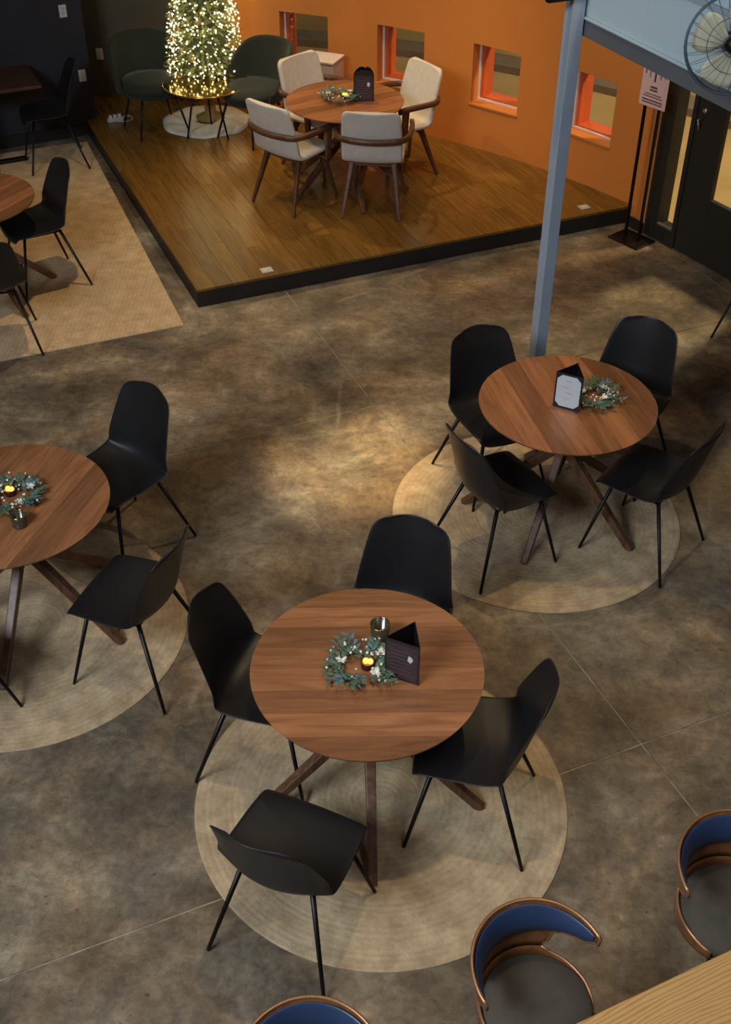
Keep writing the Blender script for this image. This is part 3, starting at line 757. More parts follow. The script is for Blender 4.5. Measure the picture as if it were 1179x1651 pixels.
def make_shell_chair():
    t = thing('shell_chair')
    MB().grid(shell_rows(SHELL, 12, 3, 0.05, 0.07, 2.0)).build('shell', M['black_shell'], t, True, solid=0.008, subd=1)
    fr = MB(); q = [kp(-0.15, 0.14, 0.424), kp(0.15, 0.14, 0.424), kp(0.15, -0.13, 0.418), kp(-0.15, -0.13, 0.418)]
    fr.tube(q, 0.009, 6, closed=True); fr.build('seat_frame', M['black_steel'], t, True)
    for sx in (-1, 1):
        MB().tube([kp(sx*0.15, 0.14, 0.428), kp(sx*0.245, 0.235, 0.012), kp(sx*0.247, 0.238, 0.0)], [0.0125, 0.009, 0.009], 8).build('leg', M['black_steel'], t, True)
        MB().tube([kp(sx*0.15, -0.13, 0.424), kp(sx*0.255, -0.272, 0.012), kp(sx*0.257, -0.275, 0.0)], [0.0125, 0.009, 0.009], 8).build('leg', M['black_steel'], t, True)
    return t
GRP = 'black shell chairs at the round tables'
CH = [
 (-0.305, 2.945, 66, 0.0, 'black shell chair seen from behind, nearest the camera, at the front table'),
 (0.50, 3.53, 168, 0.0, 'black shell chair on the right side of the front table with candle'),
 (-0.475, 3.885, -16, 0.0, 'black shell chair on the left side of the front table with candle'),
 (0.15, 4.28, -107, 0.0, 'black shell chair behind the front table, facing the camera'),
 (1.703, 5.551, 141, 0.0, 'black shell chair front right of the table by the column'),
 (0.804, 5.477, 30, 0.0, 'black shell chair front left of the table by the column'),
 (0.835, 6.207, -66, 0.0, 'black shell chair rear left of the table by the column'),
 (1.661, 6.337, -122, 0.0, 'black shell chair rear right of the table by the column'),
 (-1.479, 5.556, -130, 0.0, 'black shell chair behind the table at the left picture edge'),
 (-1.243, 4.514, 159, 0.0, 'black shell chair on the right side of the table at the left picture edge'),
 (-2.20, 4.10, 60, 0.0, 'black shell chair of which one leg shows on the left round rug'),
 (-2.726, 8.961, 212, 0.0, 'black shell chair seen sideways, right of the table on the large tan rug'),
 (-2.847, 7.959, 107, 0.0, 'black shell chair cut by the left edge on the large tan rug'),
 (-3.17, 11.48, 200, 0.0, 'dark chair against the charcoal wall beside the dark rectangular table'),
 (3.11, 8.06, 226, 0.0, 'black chair past the right edge, one leg showing near the glass door'),
]
proto = make_shell_chair()
for i, (x, y, a, z, lb) in enumerate(CH):
    if i == 0:
        o = proto; o.location = (x, y, 0.008); o.rotation_euler = (0, 0, R_(a-90)); tag(o, lb, 'chair', GRP)
    else:
        o = dup(proto, (x, y, 0.008 if i not in (14,) else 0.0), R_(a-90), lb, GRP); o['category'] = 'chair'

# ------------------------------------------------------------------ round walnut tables
TINT = [0.98, 0.74, 1.10, 0.86, 1.16, 0.92, 0.70, 1.08, 0.80]
def make_table(loc, plank_deg, leg_deg, label, D=1.070, H=0.83, group='round walnut tables'):
    t = thing('round_table', loc, 0, label, 'table', group)
    r = D/2
    base = MB(); base.lathe([(0, H-0.028), (r-0.045, H-0.030), (r-0.004, H-0.012), (r-0.002, H-0.005), (r-0.006, H-0.004), (0, H-0.004)], 72)
    top = base.build('tabletop', M['walnut_edge'], t, True)
    W = 0.135; y0 = -r; nn = int(D/W)+1; W = D/nn; g = 0.0005
    for i in range(nn):
        a, b = -r+i*W+g, -r+(i+1)*W-g
        pts = []; m = 14; rr = r-0.0005
        def ha(y): return sqrt(max(0.0, rr*rr-y*y))
        ys = [a+(b-a)*k/m for k in range(m+1)]; cy_ = (a+b)/2
        right = [(ha(y), y-cy_) for y in ys]; left = [(-ha(y), y-cy_) for y in reversed(ys)]
        pl = right+left
        q = []
        for p in pl:
            if not q or hypot(p[0]-q[-1][0], p[1]-q[-1][1]) > 1e-4: q.append(p)
        an = R_(plank_deg)
        pk = MB().prism(q, H-0.0045, H).build('plank', M['walnut'], top, loc=(-cy_*sin(an), cy_*cos(an), 0), rz=an)
        tn = TINT[(i+int(abs(plank_deg))) % len(TINT)]; pk.color = (tn, tn*0.985, tn*0.97, 1)
    for k in range(5):
        a = R_(leg_deg+72*k); d = Vector((cos(a), sin(a), 0)); sd = Vector((-sin(a), cos(a), 0))
        MB().bar(-d*0.30+sd*0.03+Vector((0, 0, H-0.030)), d*0.585-sd*0.03, 0.060, 0.075, 0.040, 0.045, side=tuple(sd)).build('leg', M['walnut_leg'], t, bevel=0.006)
    MB().lathe([(0, H-0.045), (0.33, H-0.045), (0.33, H-0.029), (0, H-0.029)], 32).build('mounting_plate', M['black_steel'], t)
    return t
TB = dict(T1=(0.0097, 3.695, 0.008), T2=(1.2146, 5.879, 0.008), T3=(-1.9125, 4.8926, 0.008), P=(-0.20, 10.52, PH+0.0008), L=(-3.175, 8.73, 0.007))
make_table(TB['T1'], 1, -12, 'round walnut table nearest the camera, with a black three-sided menu tent')
make_table(TB['T2'], 104, -40, 'round walnut table by the grey column, with a white menu card')
make_table(TB['T3'], 72, -20, 'round walnut table cut by the left edge, with flowers and a dark glass cup')
make_table(TB['P'], 30, -70, 'round walnut table on the wooden platform among white armchairs')
make_table(TB['L'], 60, -40, 'round walnut table at the left edge on the large tan rug')

# ------------------------------------------------------------------ table decorations
def leaf_mesh(mb, p, d, up, L, W):
    d = d.normalized(); s = d.cross(up).normalized(); n_ = s.cross(d)
    mb.add([p, p+d*L*0.35+s*W*0.5+n_*L*0.05, p+d*L+n_*L*-0.05, p+d*L*0.35-s*W*0.5+n_*L*0.05, p+d*L*0.45+n_*L*0.09], [(0, 1, 4), (1, 2, 4), (2, 3, 4), (3, 0, 4)])
def centerpiece(loc, seed, label, rad=0.10, squash=1.0, ang=0.0):
    r = random.Random(seed)
    t = thing('floral_wreath', loc, ang, label, 'centerpiece', 'table centrepieces')
    lf, l2, be, fl, st = MB(), MB(), MB(), MB(), MB()
    for k in range(26):
        a = 2*pi*k/26+r.uniform(-.15, .15); rr = rad*r.uniform(0.42, 0.85)
        base = Vector((rr*cos(a)*squash, rr*sin(a), 0.014+r.uniform(0, .015)))
        od = Vector((cos(a+r.uniform(-.7, .7)), sin(a+r.uniform(-.7, .7)), r.uniform(0.0, .45))).normalized()
        tip = base+od*r.uniform(.05, .09)
        st.tube([base, tip], 0.0015, 4)
        for j in range(7):
            p = base.lerp(tip, j/6); side = od.cross(Vector((0, 0, 1)))*(1 if j % 2 else -1)
            leaf_mesh(lf if (k % 4) else l2, p, od*0.6+side*r.uniform(.4, .9)+Vector((0, 0, r.uniform(-.1, .5))), Vector((0, 0, 1)), r.uniform(.034, .056), r.uniform(.016, .026))
    for k in range(46):
        a = r.uniform(0, 2*pi); rr = rad*r.uniform(.45, 1.4)
        c = (rr*cos(a)*squash, rr*sin(a), r.uniform(.02, .06))
        be.ball(c, r.uniform(.0045, .008), 6, 4)
        st.tube([(c[0]*.6, c[1]*.6, .012), c], 0.0008, 3)
    for a, rr in ((pi*0.98, 0.75), (-0.9, 0.78), (0.6, 0.8)):
        c = Vector((rad*rr*cos(a)*squash, rad*rr*sin(a), .04))
        for j in range(14):
            q = r.uniform(0, 2*pi); leaf_mesh(fl, c, Vector((cos(q), sin(q), r.uniform(.2, .9))), Vector((0, 0, 1)), r.uniform(.022, .036), .016)
    tag(lf.build('foliage', M['leaf'], t), kind='stuff')
    tag(l2.build('foliage', M['leaf2'], t), kind='stuff')
    tag(be.build('berries', M['berry'], t, True), kind='stuff')
    tag(fl.build('blossom', M['flower'], t), kind='stuff')
    tag(st.build('stems', M['leaf'], t), kind='stuff')
    return t
def tealight(loc, label):
    t = thing('tealight', loc, 0, label, 'candle', 'amber tealights')
    MB().lathe([(0, 0), (0.030, 0), (0.034, 0.036), (0.031, 0.038), (0.030, 0.024), (0, 0.024)], 16).build('holder', M['candle'], t, True)
    f = MB(); f.ball((-.009, .002, .036), .014, 8, 6, (1, 1, 1.1)); f.ball((.012, -.001, .035), .013, 8, 6, (1, 1, 1.1)); f.build('flame', M['flame'], t, True)
def cup(loc, label, r=0.036, h=0.085):
    t = thing('glass_cup', loc, 0, label, 'cup', 'dark glass cups')
    MB().lathe([(0, 0), (r*0.86, 0), (r*0.9, 0.004), (r, h), (r-0.003, h), (r*0.86, 0.008), (0, 0.008)], 24).build('bowl', M['cup'], t, True)
    MB().lathe([(r+0.0006, h-0.003), (r+0.0006, h+0.0012), (r-0.0034, h+0.0012), (r-0.0034, h-0.003)], 24).build('rim', M['gold'], t, True)
def menu_tent(loc, rz, label, wdt=0.135, h=0.175, white=False, arched=False):
    """three-sided table tent, open at the top"""
    t = thing('menu_tent', loc, rz, label, 'menu tent', 'menu tents')
    r = wdt/sqrt(3)
    for k in range(3):
        a = -pi/2+2*pi*k/3; nrm = Vector((cos(a), sin(a), 0)); sd = Vector((-sin(a), cos(a), 0))
        ctr = nrm*(r*0.5)
        prof = [(-wdt/2, 0), (wdt/2, 0), (wdt/2, h)] + ([(wdt*.3, h*1.1), (0, h*1.14), (-wdt*.3, h*1.1)] if arched else []) + [(-wdt/2, h)]
        def P(q, off): return ctr+sd*q[0]+nrm*off+Vector((0, 0, q[1]))
        m = len(prof); mb = MB()
        mb.add([P(q, -.0015) for q in prof]+[P(q, .0015) for q in prof], [tuple(range(m))[::-1], tuple(range(m, 2*m))]+[(i, (i+1) % m, m+(i+1) % m, m+i) for i in range(m)])
        pn = mb.build('panel', M['tent'], t)
        if white and k == 0:
            c = 0.028; ww, z0, z1 = wdt*.44, h*.06, h*.95
            pr = [(-ww, z0+c), (-ww+c, z0), (ww-c, z0), (ww, z0+c), (ww, z1-c), (ww-c, z1), (-ww+c, z1), (-ww, z1-c)]
            mb = MB(); m = 8; mb.add([P(q, .0016) for q in pr]+[P(q, .0026) for q in pr], [tuple(range(m))[::-1], tuple(range(m, 2*m))]+[(i, (i+1) % m, m+(i+1) % m, m+i) for i in range(m)])
            cdp = mb.build('card', M['paper'], pn)
            tx = MB()
            for zz, xa, xb in ((.62, -.55, -.1), (.60, -.2, .1), (.47, -.25, .3), (.44, .0, .25), (.30, -.3, .2), (.80, -.3, .3)):
                q = [(xa*ww, h*zz), (xb*ww, h*zz), (xb*ww, h*zz+.0022), (xa*ww, h*zz+.0022)]
                tx.add([P(p, .0028) for p in q], [(0, 1, 2, 3)])
            tx.build('lettering', M['ink'], cdp)
        else:
            ww, z0, z1 = wdt*.45, h*.05, h*.93
            q = [(-ww, z0), (ww, z0), (ww, z1), (-ww, z1)]
            mb = MB(); mb.add([P(p, .0016) for p in q]+[P(p, .0022) for p in q], [(3, 2, 1, 0), (4, 5, 6, 7)]+[(i, (i+1) % 4, 4+(i+1) % 4, 4+i) for i in range(4)])
            fc = mb.build('printed_face', M['tent_print'], pn)
            tx = MB()
            for j in range(7):
                zz = z0+(z1-z0)*(0.14+0.11*j); xb = ww*(.75-.35*((j*37) % 5)/5)
                p4 = [(-ww*.8, zz), (xb, zz), (xb, zz+.003), (-ww*.8, zz+.003)]
                tx.add([P(p, .0024) for p in p4], [(0, 1, 2, 3)])
            tx.build('lettering', M['tent_line'], fc)
            if k == 0:
                p4 = [(ww*.35, z1*.62), (ww*.55, z1*.56), (ww*.72, z1*.66), (ww*.6, z1*.74), (ww*.42, z1*.76)]
                MB().add([P(p, .0025) for p in p4], [(0, 1, 2, 3, 4)]).build('logo', M['paper'], fc)
    return t
def on(k, dx, dy): x, y, z = TB[k]; return (x+dx, y+dy, z+0.831)
centerpiece(on('T1', -0.02, 0.00), 3, 'white berry and greenery wreath beside the menu tent on the front table', 0.115, 1.1)
tealight(on('T1', 0.003, 0.009), 'glowing amber tealight in the wreath on the front table')
cup(on('T1', 0.06, 0.185), 'dark glass cup with a gold rim on the front table', 0.046, 0.10)
menu_tent(on('T1', 0.175, -0.03), R_(-24), 'black three-sided menu tent standing on the front table', 0.165, 0.24)
centerpiece(on('T2', 0.165, 0.045), 8, 'greenery with white berries right of the white menu card', 0.10, 1.0)
menu_tent(on('T2', 0.0, -0.03), R_(-26), 'three-sided menu tent with a white card on the table by the column', 0.165, 0.24, white=True)
centerpiece(on('T3', 0.02, 0.03), 12, 'greenery and white blossoms on the table at the left picture edge', 0.13, 1.0)
tealight(on('T3', -0.008, 0.075), 'glowing amber tealight in the greenery at the left picture edge')
cup(on('T3', 0.105, -0.19), 'dark glass cup in front of the greenery on the left table', 0.042, 0.075)
centerpiece(on('P', -0.045, 0.05), 21, 'white berry greenery beside the brown menu tent on the platform table', 0.13, 1.1)
tealight(on('P', 0.0, 0.05), 'glowing amber tealight on the platform table')
menu_tent(on('P', 0.175, 0.04), R_(-4), 'dark brown arched menu tent on the platform table', 0.18, 0.24, arched=True)

# ------------------------------------------------------------------ cream armchairs on the platform
WSH = [(0.235, 0.400, 0.215, -0.01, 0.0), (0.225, 0.445, 0.235, -0.008, 0.0), (0.15, 0.462, 0.245, 0, 0.0), (0.0, 0.455, 0.250, 0, 0.006),
       (-0.15, 0.448, 0.250, 0.006, 0.012), (-0.215, 0.475, 0.247, 0.02, 0.010), (-0.245, 0.55, 0.245, 0.034, 0.002),
       (-0.272, 0.66, 0.243, 0.038, 0), (-0.300, 0.77, 0.238, 0.034, 0), (-0.322, 0.855, 0.232, 0.028, 0), (-0.332, 0.893, 0.226, 0.024, 0)]
def make_armchair():
    t = thing('cream_armchair')
    MB().grid(shell_rows(WSH, 14, 4, 0.05, 0.05, 2.0, 0.80)).build('seat_shell', M['white_uph'], t, True, solid=0.045, subd=1)
    band = crom([(0.285, 0.17, 0.655), (0.30, 0.06, 0.668), (0.30, -0.10, 0.665), (0.275, -0.22, 0.660), (0.19, -0.295, 0.658), (0.0, -0.325, 0.656),
                 (-0.19, -0.295, 0.658), (-0.275, -0.22, 0.660), (-0.30, -0.10, 0.665), (-0.30, 0.06, 0.668), (-0.285, 0.17, 0.655)], 4)
    mb = MB(); rows = []
    for i, p in enumerate(band):
        a = Vector(band[max(i-1, 0)]); b = Vector(band[min(i+1, len(band)-1)]); tn = (b-a).normalized(); sd = tn.cross(Vector((0, 0, 1))).normalized(); p = Vector(p)
        wv = 0.030; hv = 0.022
        rows.append([p+sd*wv*x+Vector((0, 0, hv*z)) for x, z in ((-.5, -.9), (.5, -.9), (.62, 0), (.5, .9), (-.5, .9), (-.62, 0))])
    mb.grid(rows, closed_u=True); m = len(rows); mb.f += [tuple(range(6)), tuple(range((m-1)*6, m*6))[::-1]]
    mb.build('arm_band', M['arm_wood'], t, True)
    for sx in (-1, 1):
        MB().bar((sx*0.288, 0.10, 0.650), (sx*0.272, 0.10, 0.385), 0.026, 0.062, 0.026, 0.050, side=(1, 0, 0)).build('arm_post', M['arm_wood'], t, bevel=0.005)
        MB().bar((sx*0.17, 0.14, 0.42), (sx*0.235, 0.25, 0.0), 0.040, 0.045, 0.022, 0.024, side=(1, 0, 0)).build('leg', M['arm_wood'], t, bevel=0.005)
        MB().bar((sx*0.17, -0.14, 0.42), (sx*0.235, -0.29, 0.0), 0.040, 0.045, 0.022, 0.024, side=(1, 0, 0)).build('leg', M['arm_wood'], t, bevel=0.005)
        MB().bar((sx*0.272, 0.10, 0.395), (sx*0.15, 0.10, 0.405), 0.04, 0.022, 0.04, 0.022, side=(0, 1, 0)).build('side_rail', M['arm_wood'], t, bevel=0.004)
    for y in (0.13, -0.13):
        MB().bar((-0.18, y, 0.405), (0.18, y, 0.405), 0.03, 0.03, 0.03, 0.03).build('cross_rail', M['arm_wood'], t, bevel=0.004)
    for c in t.children:
        for v in c.data.vertices: v.co *= 1.1
    return t
ac = make_armchair(); zt = PH+0.001
AC = [(0.07, 10.16, 84, 'cream armchair with its back to the camera, front of the platform table'),
      (-0.65, 10.28, 50, 'cream armchair at the front left of the platform table, near the tree'),
      (0.27, 10.88, 214, 'cream armchair on the right of the platform table by the orange wall'),
      (-0.42, 11.05, -44, 'cream armchair at the back of the platform table, before the white pedestal')]
for i, (x, y, a, lb) in enumerate(AC):
    if i == 0: ac.location = (x, y, zt); ac.rotation_euler = (0, 0, R_(a-90)); tag(ac, lb, 'armchair', 'cream armchairs'); o = ac
    else: o = dup(ac, (x, y, zt), R_(a-90), lb, 'cream armchairs'); o['category'] = 'armchair'

# ------------------------------------------------------------------ green lounge chairs
def make_lounge():
    t = thing('lounge_chair')
    # tub back: profile swept round the rear
    rows = []
    for k in range(9):
        v = k/8
        row = []
        for j in range(25):
            s = 2*j/24-1; th = s*R_(104); a = -pi/2+th
            hgt = 0.40+v*(0.34*(0.5+0.5*cos(min(pi, abs(s)**2.6*pi)))+0.09)
            fl = 1+0.12*v; rx, ry = 0.31*fl, 0.29*fl
            lean = -0.10*v*cos(th/1.16)
            row.append((rx*cos(a), ry*sin(a)+lean-0.0, hgt))
        rows.append(row)
    MB().grid(rows).build('backrest', M['green_vel'], t, True, solid=0.05, subd=1)
    MB().lathe([(0, 0.40), (0.26, 0.40), (0.295, 0.42), (0.30, 0.455), (0.28, 0.485), (0.15, 0.497), (0, 0.50)], 32).build('seat_cushion', M['green_vel'], t, True)
    MB().lathe([(0, 0.36), (0.25, 0.36), (0.27, 0.398), (0, 0.398)], 28).build('seat_base', M['green_vel'], t, True)
    for sx in (-1, 1):
        for sy in (-1, 1):
            MB().tube([(sx*0.16, sy*0.16, 0.37), (sx*0.245, sy*0.245, 0.0)], [0.014, 0.008], 8).build('leg', M['black_steel'], t, True)
    for c in t.children:
        for v in c.data.vertices: v.co *= 1.08
    return t
lg = make_lounge(); lg.location = (-2.19, 11.98, zt); lg.rotation_euler = (0, 0, R_(-62-90)); tag(lg, 'dark green lounge chair left of the lit tree, by the charcoal wall', 'chair', 'dark green lounge chairs')
o = dup(lg, (-1.16, 11.78, zt), R_(-132-90), 'dark green lounge chair right of the lit tree, behind the cream armchair', 'dark green lounge chairs'); o['category'] = 'chair'

# side table
st = thing('side_table', (-1.63, 11.84, zt), 0, 'round mirror-topped gold side table in front of the lit tree', 'table')
SH = 0.53
MB().lathe([(0, SH-0.012), (0.42, SH-0.012), (0.427, SH-0.006), (0.425, SH), (0, SH)], 64).build('tabletop', M['gold_top'], st, False)
MB().tube([(0.429*cos(2*pi*i/48), 0.429*sin(2*pi*i/48), SH-0.004) for i in range(48)], 0.009, 8, closed=True).build('rim', M['gold'], st, True)
for k in range(3):
    a = R_(-150+120*k)
    MB().tube([(0.12*cos(a), 0.12*sin(a), SH-0.012), (0.24*cos(a), 0.24*sin(a), 0)], [0.012, 0.009], 8).build('leg', M['black_steel'], st, True)

# ------------------------------------------------------------------ lit tree
TX, TY = -1.66, 12.31
tree = thing('christmas_tree', (TX, TY, zt), 0, 'slim fir tree covered in warm white fairy lights in the corner', 'tree')
r = random.Random(5)
MB().tube([(0, 0, 0.03), (0, 0, 0.9), (0, 0, 2.5)], [0.045, 0.035, 0.008], 12).build('trunk', M['trunk'], tree, True)
MB().lathe([(0, 0.0), (0.16, 0.0), (0.16, 0.02), (0.06, 0.06), (0.06, 0.14), (0, 0.14)], 20).build('stand', M['trunk'], tree, True)
def trad(z): return 0.42*(1-(z-0.45)/3.4) if z > 0.55 else 0.42*(0.75+0.25*(z-0.38)/0.17)
nd = MB()
for i in range(1700):
    z = 0.40+2.0*(r.random()**1.25); a = r.uniform(0, 2*pi); rr = trad(z)*r.uniform(0.80, 1.04)
    tip = Vector((rr*cos(a), rr*sin(a), z)); base = Vector((rr*0.25*cos(a), rr*0.25*sin(a), z+0.02))
    ax = (tip-base).normalized(); sd = ax.cross(Vector((0, 0, 1)))
    for j in range(11):
        p = base.lerp(tip, 0.35+0.65*j/10)
        q = r.uniform(0, 2*pi); dn = (ax*0.8+sd*cos(q)*0.8+Vector((0, 0, 1))*sin(q)*0.8).normalized(); L = r.uniform(.03, .055)
        e = dn.cross(ax).normalized()*0.0070
        nd.add([p-e, p+e, p+dn*L], [(0, 1, 2)])
tag(nd.build('branches', M['pine'], tree), kind='stuff')
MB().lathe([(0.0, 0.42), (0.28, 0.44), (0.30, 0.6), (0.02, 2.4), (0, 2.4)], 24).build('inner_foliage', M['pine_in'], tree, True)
bl = MB()
for i in range(1500):
    z = 0.40+1.95*(r.random()**1.25); a = r.uniform(0, 2*pi); rr = trad(z)*r.uniform(0.82, 1.05)
    bl.ball((rr*cos(a), rr*sin(a), z), r.uniform(.005, .010), 6, 4)
tag(bl.build('fairy_lights', M['bulb'], tree, True), kind='stuff')
for i in range(26):
    z = 0.5+1.5*r.random(); a = r.uniform(-pi, 0.2); rr = trad(z)*0.98
    MB().ball((0, 0, 0), 0.026, 12, 8).build('ornament', M['ornament'], tree, True, loc=(rr*cos(a), rr*sin(a), z))
sk = MB(); rows = []
for i in range(9):
    rr = 0.10+0.37*i/8
    rows.append([((rr+0.010*sin(7*q)*(i/8))*cos(q), (rr+0.010*sin(7*q)*(i/8))*sin(q), 0.008+0.030*(i/8)*(1-i/8)*4*(0.5+0.5*sin(9*q+i))+(0.004 if i < 8 else -0.006)) for q in [2*pi*j/72 for j in range(72)]])
sk.grid(rows, closed_u=True)
tag(sk.build('tree_skirt', M['skirt'], None, True, loc=(-1.69, 12.20, zt), solid=0.004), 'white round cloth skirt lying under the lit tree', 'tree skirt')

# white pedestal box by the window
pd = thing('pedestal', (-0.43, 12.05, zt), R_(-22), 'white box pedestal under the leftmost window', 'pedestal')
MB().box((0, 0, 0.35), (0.30, 0.28, 0.70)).build('body', M['white_box'], pd, bevel=0.004)
MB().box((0, 0, 0.710), (0.32, 0.30, 0.02)).build('lid', M['white_box'], pd, bevel=0.003)
# power strip beside the left lounge chair
ps = thing('power_strip', (-2.66, 12.20, zt), R_(30), 'small white power strip on the platform by the left wall', 'power strip')
MB().box((0, 0, 0.02), (0.17, 0.055, 0.04)).build('body', M['bag'], ps, bevel=0.006)
for k in range(3):
    MB().box((-0.05+0.05*k, 0, 0.055), (0.03, 0.03, 0.03)).build('plug', M['plate'], ps, bevel=0.004)
MB().tube(crom([(0.08, 0, 0.02), (0.14, 0.03, 0.03), (0.18, -0.04, 0.012), (0.10, -0.09, 0.01), (0.0, -0.07, 0.02)], 6), 0.006, 6).build('cord', M['bag'], ps, True)

# wall plates
def plate_on(px, py, z, ang, label, gang=1):
    t = thing('wall_plate', (px, py, z), ang, label, 'wall plate', 'white wall plates')
    MB().box((0, -0.004, 0), (0.075, 0.006, 0.12)).build('cover', M['plate'], t, bevel=0.002)
    MB().box((0, -0.009, 0.022), (0.03, 0.005, 0.032)).build('socket', M['brass_plate'], t, bevel=0.001)
    MB().box((0, -0.009, -0.022), (0.03, 0.005, 0.032)).build('socket', M['brass_plate'], t, bevel=0.001)
pa = e1-dA*0.09; plate_on(pa.x, pa.y, 0.62, R_(25.6), 'white wall plate low on the charcoal wall beside the dark chair')
pb = e1-dA*0.19; plate_on(pb.x, pb.y, 1.27, R_(25.6), 'white wall plate high on the charcoal wall, top left')
ac_ = 87.6; pcx = onc(ac_, RW-0.002); plate_on(pcx[0], pcx[1], 0.62, R_(ac_-90), 'white wall plate on the curved wall left of the green chair')

# ------------------------------------------------------------------ dark rectangular table on the left
dt = thing('rectangular_table', (-3.80, 11.40, 0.007), R_(24.5), 'dark wooden rectangular table on a black pedestal by the charcoal wall', 'table')
MB().box((0, 0, 0.815), (1.15, 0.66, 0.03)).build('tabletop', M['dark_top'], dt, bevel=0.004)
MB().tube([(0, 0, 0.03), (0, 0, 0.80)], 0.035, 12).build('pedestal_column', M['black_steel'], dt, True)
MB().box((0, 0, 0.018), (0.72, 0.07, 0.035)).build('foot_bar', M['black_steel'], dt, bevel=0.01)
MB().box((0, 0, 0.018), (0.07, 0.50, 0.034)).build('foot_bar', M['black_steel'], dt, bevel=0.01)
MB().box((0, 0, 0.79), (0.5, 0.3, 0.018)).build('mounting_plate', M['black_steel'], dt)

# ------------------------------------------------------------------ sign on a floor stand
sg = thing('sign_stand', (2.40, 9.78, 0), R_(-50), 'pink and white notice board on a black floor stand beside the door', 'sign')
MB().box((0, 0, 0.008), (0.34, 0.26, 0.016)).build('base_plate', M['black_steel'], sg, bevel=0.004)
for sx in (-1, 1):
    MB().box((sx*0.075, 0, 0.64), (0.022, 0.02, 1.25)).build('post', M['black_steel'], sg)
MB().box((0, -0.012, 1.42), (0.27, 0.012, 0.42)).build('board', M['sign_board'], sg, bevel=0.002)
bd = [o for o in sg.children if o.name.startswith('board')][0]
tx = MB()
for x, z0, z1, wv in ((-.10, 1.47, 1.60, .010), (-.055, 1.45, 1.60, .008), (.0, 1.42, 1.60, .016), (.055, 1.45, 1.60, .008), (.10, 1.47, 1.60, .010)):
    tx.box((x, -0.0185, (z0+z1)/2), (wv, 0.0015, z1-z0))
tx.build('emblem', M['sign_red'], bd)
ln = MB()
for z, wv, hv in ((1.375, .07, .018), (1.350, .08, .014), (1.315, .17, .008), (1.295, .20, .008), (1.265, .21, .012), (1.243, .21, .010)):
    ln.box((0, -0.0185, z), (wv, 0.0015, hv))
ln.build('lettering', M['sign_ink'], bd)

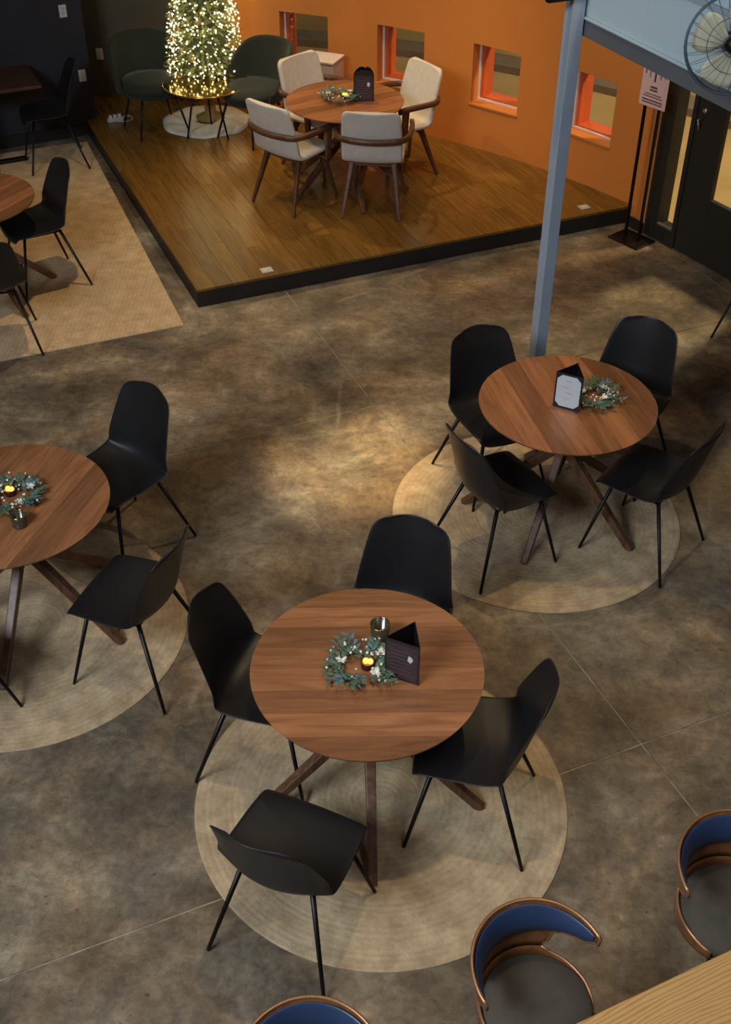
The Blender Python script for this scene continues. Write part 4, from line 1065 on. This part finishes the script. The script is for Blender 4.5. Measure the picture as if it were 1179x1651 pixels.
# ------------------------------------------------------------------ bar counter and stools
bd_ = Vector((cos(R_(24.87)), sin(R_(24.87)), 0)); bn_ = Vector((-bd_.y, bd_.x, 0))      # bn_ points to the room
b0 = Vector((0.664, 1.851, 0))
bar = thing('bar_counter', tuple(b0+bd_*0.6-bn_*0.32), R_(24.87), 'bar counter with a pale oak top in the lower right corner', 'counter')
MB().box((0.2, 0, 1.145), (3.6, 0.64, 0.05)).build('countertop', M['oak'], bar, bevel=0.006)
MB().box((0.2, -0.14, 0.56), (3.5, 0.30, 1.12)).build('bar_front', M['bar_front'], bar, bevel=0.004)
def make_stool():
    t = thing('bar_stool')
    Z0, ZT = 0.77, 1.055
    def lerpc(pts, x):
        for (a, u), (b, v) in zip(pts, pts[1:]):
            if x <= b:
                k = (x-a)/(b-a); k = k*k*(3-2*k); return u+(v-u)*k
        return pts[-1][1]
    def ztop(d): return ZT-0.040*(abs(d)/92)**2
    def zlow(d): return lerpc([(0, Z0+0.045), (38, Z0+0.045), (43, Z0+0.07), (50, Z0+0.135), (60, ZT-0.135), (76, ZT-0.12), (92, ZT-0.075)], abs(d))
    def ztray(d): return lerpc([(0, Z0+0.045), (38, Z0+0.045), (50, Z0+0.018), (90, Z0+0.006), (128, Z0-0.018)], abs(d))
    def pt(d, z, dr=0.0):
        h = max(0.0, (z-Z0)/(ZT-Z0)); q = 0.205+0.043*h+dr; a = -pi/2+R_(d)
        return (q*cos(a), q*sin(a), z)
    N = 60
    ds = [-92+184*j/N for j in range(N+1)]
    MB().grid([[pt(d, zlow(d)+(ztop(d)-zlow(d))*i/8) for d in ds] for i in range(9)]).build('back_shell', M['stool_wood'], t, True, solid=0.010)
    dt_ = [-128+256*j/N for j in range(N+1)]
    MB().grid([[pt(d, Z0-0.055+(ztray(d)-Z0+0.055)*i/4) for d in dt_] for i in range(5)]).build('seat_shell', M['stool_wood'], t, True, solid=0.010)
    top_edge = [pt(-40-52*k/24, zlow(-40-52*k/24)) for k in range(25)]+[pt(d, ztop(d)) for d in ds]+[pt(92-52*k/24, zlow(92-52*k/24)) for k in range(25)]
    MB().tube(top_edge, 0.0068, 8).build('edge_trim', M['copper'], t, True)
    for sg_ in (-1, 1):
        MB().tube([pt(sg_*(40+88*k/14), ztray(40+88*k/14)) for k in range(15)], 0.0060, 8).build('edge_trim', M['copper'], t, True)
    rows = []
    for i in range(9):
        e_ = sin(pi*i/8); row = []
        for j in range(N+1):
            d = ds[j]*0.955; u = abs(ds[j])/92; zt_ = ztop(d)-0.010; zl_ = max(zlow(d)+0.010, ZT-0.160+0.06*u*u)
            zl_ = min(zl_, zt_-0.012); row.append(pt(d, zl_+(zt_-zl_)*i/8, -0.007-0.026*(0.12+0.88*e_)*(1-u**5)))
        rows.append(row)
    MB().grid(rows).build('back_pad', M['blue_leather'], t, True, solid=0.006, subd=1)
    MB().lathe([(0, Z0-0.05), (0.19, Z0-0.05), (0.204, Z0-0.03), (0.204, Z0-0.005), (0.19, Z0+0.012), (0.10, Z0+0.020), (0, Z0+0.022)], 40).build('seat', M['grey_seat'], t, True)
    MB().lathe([(0, Z0-0.08), (0.17, Z0-0.08), (0.205, Z0-0.056), (0, Z0-0.056)], 36).build('seat_pan', M['stool_wood'], t, True)
    MB().tube([(0, 0, 0.03), (0, 0, Z0-0.08)], 0.028, 14).build('pedestal_post', M['black_steel'], t, True)
    MB().lathe([(0, 0), (0.105, 0), (0.11, 0.008), (0.10, 0.016), (0.05, 0.032), (0, 0.034)], 36).build('floor_flange', M['black_steel'], t, True)
    return t
sp = make_stool()
ST = [(0.615, 2.125, -60, 'blue-backed bar stool in the middle of the three along the oak counter'),
      (-0.165, 1.755, -64, 'blue-backed bar stool cut by the bottom edge of the picture'),
      (1.405, 2.51, -72, 'blue-backed bar stool cut by the right edge of the picture')]
for i, (x, y, a, lb) in enumerate(ST):
    if i == 0: sp.location = (x, y, 0); sp.rotation_euler = (0, 0, R_(a-90)); tag(sp, lb, 'bar stool', 'blue-backed bar stools')
    else:
        o = dup(sp, (x, y, 0), R_(a-90), lb, 'blue-backed bar stools'); o['category'] = 'bar stool'
